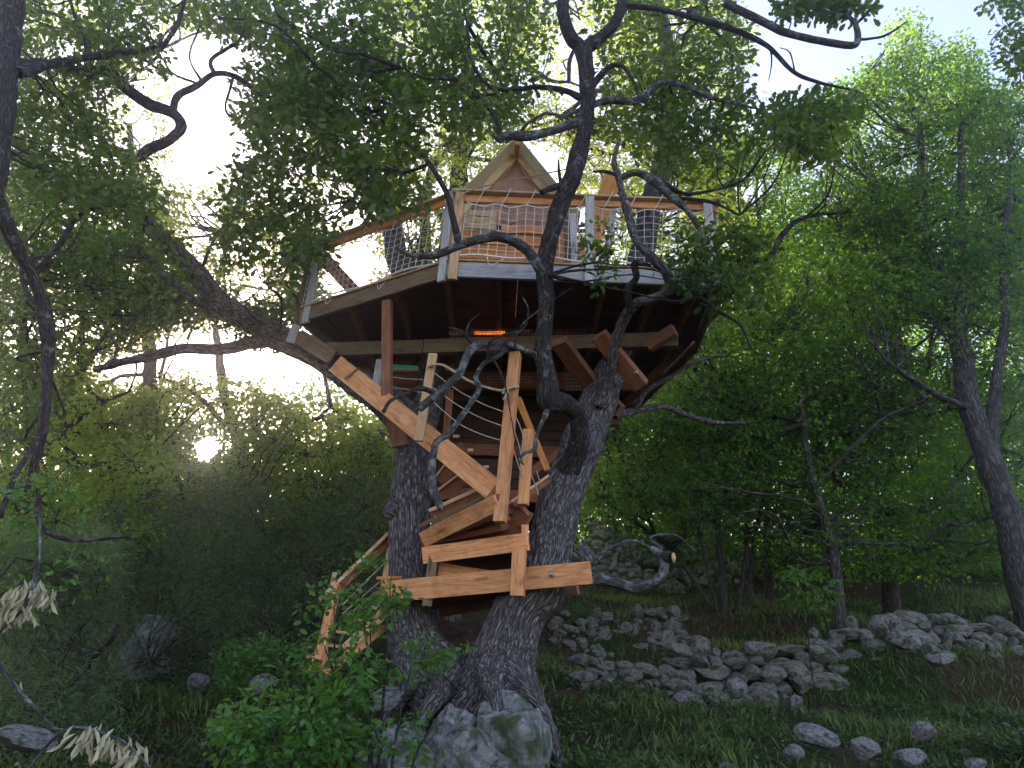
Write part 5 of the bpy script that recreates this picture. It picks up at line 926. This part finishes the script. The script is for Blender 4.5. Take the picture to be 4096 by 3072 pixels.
b('tread', (1718, 2043, 7.6), (1925, 1950, 7.35), 15, 0.05, W_PALE); b('riser', (1725, 2058, 7.62), (1930, 1968, 7.37), 26, 0.03, W_RED)
b('riser', (1735, 2110, 7.6), (1960, 1990, 7.1), 46, 0.03, W_BEAM)
b('tread', (1750, 1962, 7.7), (1862, 1875, 7.6), 9, 0.05, W_PALE); b('riser', (1760, 1985, 7.75), (1900, 1890, 7.65), 42, 0.03, W_RED)
b('tread', (1746, 1902, 7.8), (1800, 1830, 7.8), 8, 0.05, W_PALE); b('riser', (1755, 1925, 7.85), (1835, 1850, 7.8), 46, 0.03, W_RED)
b('riser', (1770, 1850, 8.0), (1860, 1790, 8.0), 60, 0.03, W_RED)
# closed stringer going up left
b('stringer', (1975, 1960, 6.9), (1345, 1455, 8.2), 82, 0.05, W_FRESH, label='long slanting stair stringer'); b('stringer_edge', (1952, 1990, 6.93), (1320, 1482, 8.23), 7, 0.06, W_PALE)
b('stringer', (1895, 1900, 7.9), (1520, 1500, 9.0), 34, 0.05, W_RED)
for (x0, y0) in ((1408, 1492), (1447, 1523)): b('cleat', (x0 - 30, y0 + 22, 8.0), (x0 + 32, y0 - 22, 8.0), 8, 0.05, W_RED)
for (x0, y0, Y) in ((1945, 1868, 7.2), (1884, 1800, 7.5), (1826, 1745, 7.7)): b('tread', (x0 - 12, y0, Y), (x0 + 10, y0, Y), 12, 0.3, W_PALE)
# balusters and posts
b('post', (1549, 1205, 7.7), (1548, 1585, 7.75), 38, 0.09, W_RED, 0.35, label='long reddish hanger post from deck to stringer')
b('post', (1523, 1440, 7.95), (1502, 1562, 7.95), 32, 0.05, W_GREY, 0.3)
b('post', (1733, 1415, 7.1), (1675, 1765, 7.15), 36, 0.045, W_PALE, 0.3, label='pale baluster carrying the upper end of the ropes')
b('post', (2062, 1412, 6.78), (1999, 2090, 6.75), 46, 0.09, W_FRESH, 0.35, label='tall newel post holding the thick rope')
b('post', (2114, 1720, 6.95), (2092, 2020, 6.95), 40, 0.08, W_FRESH, 0.3, label='shorter newel post right of the tall one')
b('post', (1800, 1560, 9.0), (1775, 1850, 9.0), 30, 0.06, W_RED)
b('handrail', (2070, 1590, 6.95), (2190, 1880, 7.25), 26, 0.04, W_ORANGE); b('handrail', (2075, 1600, 7.0), (2150, 1790, 7.2), 30, 0.03, W_RED)
b('tread', (2040, 2010, 7.1), (2190, 1905, 7.5), 10, 0.05, W_PALE); b('riser', (2052, 2022, 7.1), (2195, 1922, 7.55), 24, 0.03, W_RED)
b('riser', (2035, 2085, 7.2), (2060, 2040, 7.3), 60, 0.03, W_ORANGE)
b('stringer', (2070, 1995, 7.0), (2118, 2062, 7.0), 16, 0.05, W_RED); b('tread', (2040, 2000, 7.2), (2075, 2050, 7.2), 60, 0.03, W_RED)
# ropes
def rp(pts, r, mat=M_ROPE, name='rope', seed=0):
    ph = [(*P(x_, y_, Y_), r) for x_, y_, Y_ in pts]; c = catmull(ph, 0.012); d = np.gradient(c[:, :3], axis=0); d /= np.linalg.norm(d, axis=1)[:, None] + 1e-9
    x_ = np.cross(d, [0, 1, 0.1]); x_ /= np.linalg.norm(x_, axis=1)[:, None] + 1e-9; y_ = np.cross(d, x_); s = np.arange(len(c)) * 0.012 / (r * 5)
    st_ = [[(*(c[i, :3] + (x_[i] * math.cos(s[i] * 6.28 / 2 + ph_) + y_[i] * math.sin(s[i] * 6.28 / 2 + ph_)) * r * 0.5), r * 0.62) for i in range(len(c))] for ph_ in (0, 2.09, 4.19)]
    return tubes(name, st_, mat, sc_, 5, 0.02, 0)
rp([(1715, 1462, 7.08), (1760, 1458, 7.0), (1800, 1475, 6.95), (1870, 1520, 6.85), (1940, 1548, 6.8), (2005, 1562, 6.72), (2040, 1552, 6.7), (2072, 1546, 6.72)], .013)
rp([(2012, 1575, 6.7), (2018, 1555, 6.68), (2030, 1565, 6.68), (2022, 1585, 6.69), (2014, 1600, 6.7)], .012); rp([(2028, 1556, 6.7), (2050, 1549, 6.69), (2076, 1548, 6.7)], .013); rp([(1708, 1468, 7.05), (1722, 1460, 7.04), (1740, 1459, 7.04)], .012)
for a_ in ([(1735, 1490, 7.1), (1830, 1560, 6.95), (1930, 1615, 6.85), (2022, 1650, 6.74)], [(1725, 1545, 7.12), (1830, 1620, 6.95), (1920, 1670, 6.85), (2015, 1706, 6.74)], [(1722, 1598, 7.12), (1830, 1690, 6.95), (1920, 1735, 6.85), (2008, 1763, 6.74)]): rp(a_, .0055)
for a_ in ([(2060, 1660, 6.8), (2085, 1720, 6.85), (2102, 1790, 6.88)], [(2055, 1720, 6.8), (2075, 1780, 6.85), (2090, 1850, 6.9)], [(2050, 1790, 6.8), (2070, 1850, 6.85), (2088, 1905, 6.9)], [(2120, 1890, 7.0), (2145, 1950, 7.1), (2152, 1980, 7.1)], [(2145, 1880, 7.1), (2160, 1930, 7.15), (2168, 1950, 7.2)], [(1545, 1505, 8.1), (1620, 1515, 8.1), (1690, 1518, 8.0)], [(1560, 1548, 8.1), (1640, 1560, 8.1), (1690, 1572, 8.0)]): rp(a_, .006)
c = P(2204, 2300, 7.03); tubes('bolt', [[(*c, .012), (*(c + Vector((0, -0.06, 0.0))), .012)]], M_STEEL, sc_, 8, 0.03, 0); tubes('bolt', [[(*(c + Vector((0, -0.02, 0))), .024), (*(c + Vector((0, -0.03, 0))), .024)]], M_STEEL, sc_, 6, 0.03, 0)
b('post', (2178, 2430, 8.0), (2185, 2465, 8.0), 30, 0.08, W_BEAM)

# ---------------------------------------------------------------- lower flight from the ground at the left
ls_ = thing('entry_staircase', P(1450, 2560, 8.4), 'short entry staircase of pale timber half hidden in shrubs left of the oak', 'staircase')
b = lambda *a, **k: bpx(a[0], ls_, *a[1:], **k)
b('handrail', (1285, 2392, 7.5), (1578, 2110, 8.3), 14, 0.10, W_PALE); b('rail_face', (1300, 2400, 7.53), (1585, 2135, 8.33), 34, 0.03, W_RED)
b('post', (1345, 2340, 7.6), (1288, 2600, 7.5), 34, 0.08, W_FRESH, 0.4); b('post', (1340, 2290, 8.4), (1325, 2360, 8.4), 18, 0.06, W_PALE)
b('post', (1572, 2150, 8.25), (1518, 2470, 8.1), 24, 0.07, W_PALE, 0.4)
b('stringer', (1600, 2400, 8.2), (1375, 2600, 7.7), 40, 0.05, W_PALE); b('stringer', (1580, 2470, 8.25), (1300, 2700, 7.5), 36, 0.05, W_FRESH)
b('post', (1288, 2600, 7.5), (1262, 2690, 7.45), 40, 0.10, W_FRESH, 0.6)
for k in range(5): b('tread', (1560 - k * 58, 2440 + k * 50, 8.2 - k * 0.14), (1500 - k * 58, 2432 + k * 50, 8.6 - k * 0.14), 12, 0.22, W_PALE)
for y0, y1 in ((2420, 2240), (2455, 2300), (2480, 2330)): 
    ph = px((1370, y0, 7.65, .006), (1450, (y0 + y1) / 2 + 8, 7.9, .006), (1552, y1, 8.2, .006)); tubes('rope', [ph], M_ROPE, ls_, 6, 0.1, 0)
# ---------------------------------------------------------------- volume box added for lens glare round the sun
hz, t, out = newmat('glare_haze'); pv = N(t, 'ShaderNodeVolumePrincipled'); pv.inputs['Color'].default_value = (0.93, 0.95, 1.0, 1); pv.inputs['Density'].default_value = 0.0042; pv.inputs['Anisotropy'].default_value = 0.93
t.links.new(pv.outputs[0], out.inputs['Volume'])
zt = 26; bm = bmesh.new(); bmesh.ops.create_cube(bm, size=1); bmesh.ops.scale(bm, vec=(164, 134, zt + 12), verts=bm.verts); me = bpy.data.meshes.new('added_glare_haze'); bm.to_mesh(me); bm.free(); me.materials.append(hz)
o = add('added_glare_haze', me, None, (0, 35, (zt - 12) / 2)); tag(o, kind='stuff')
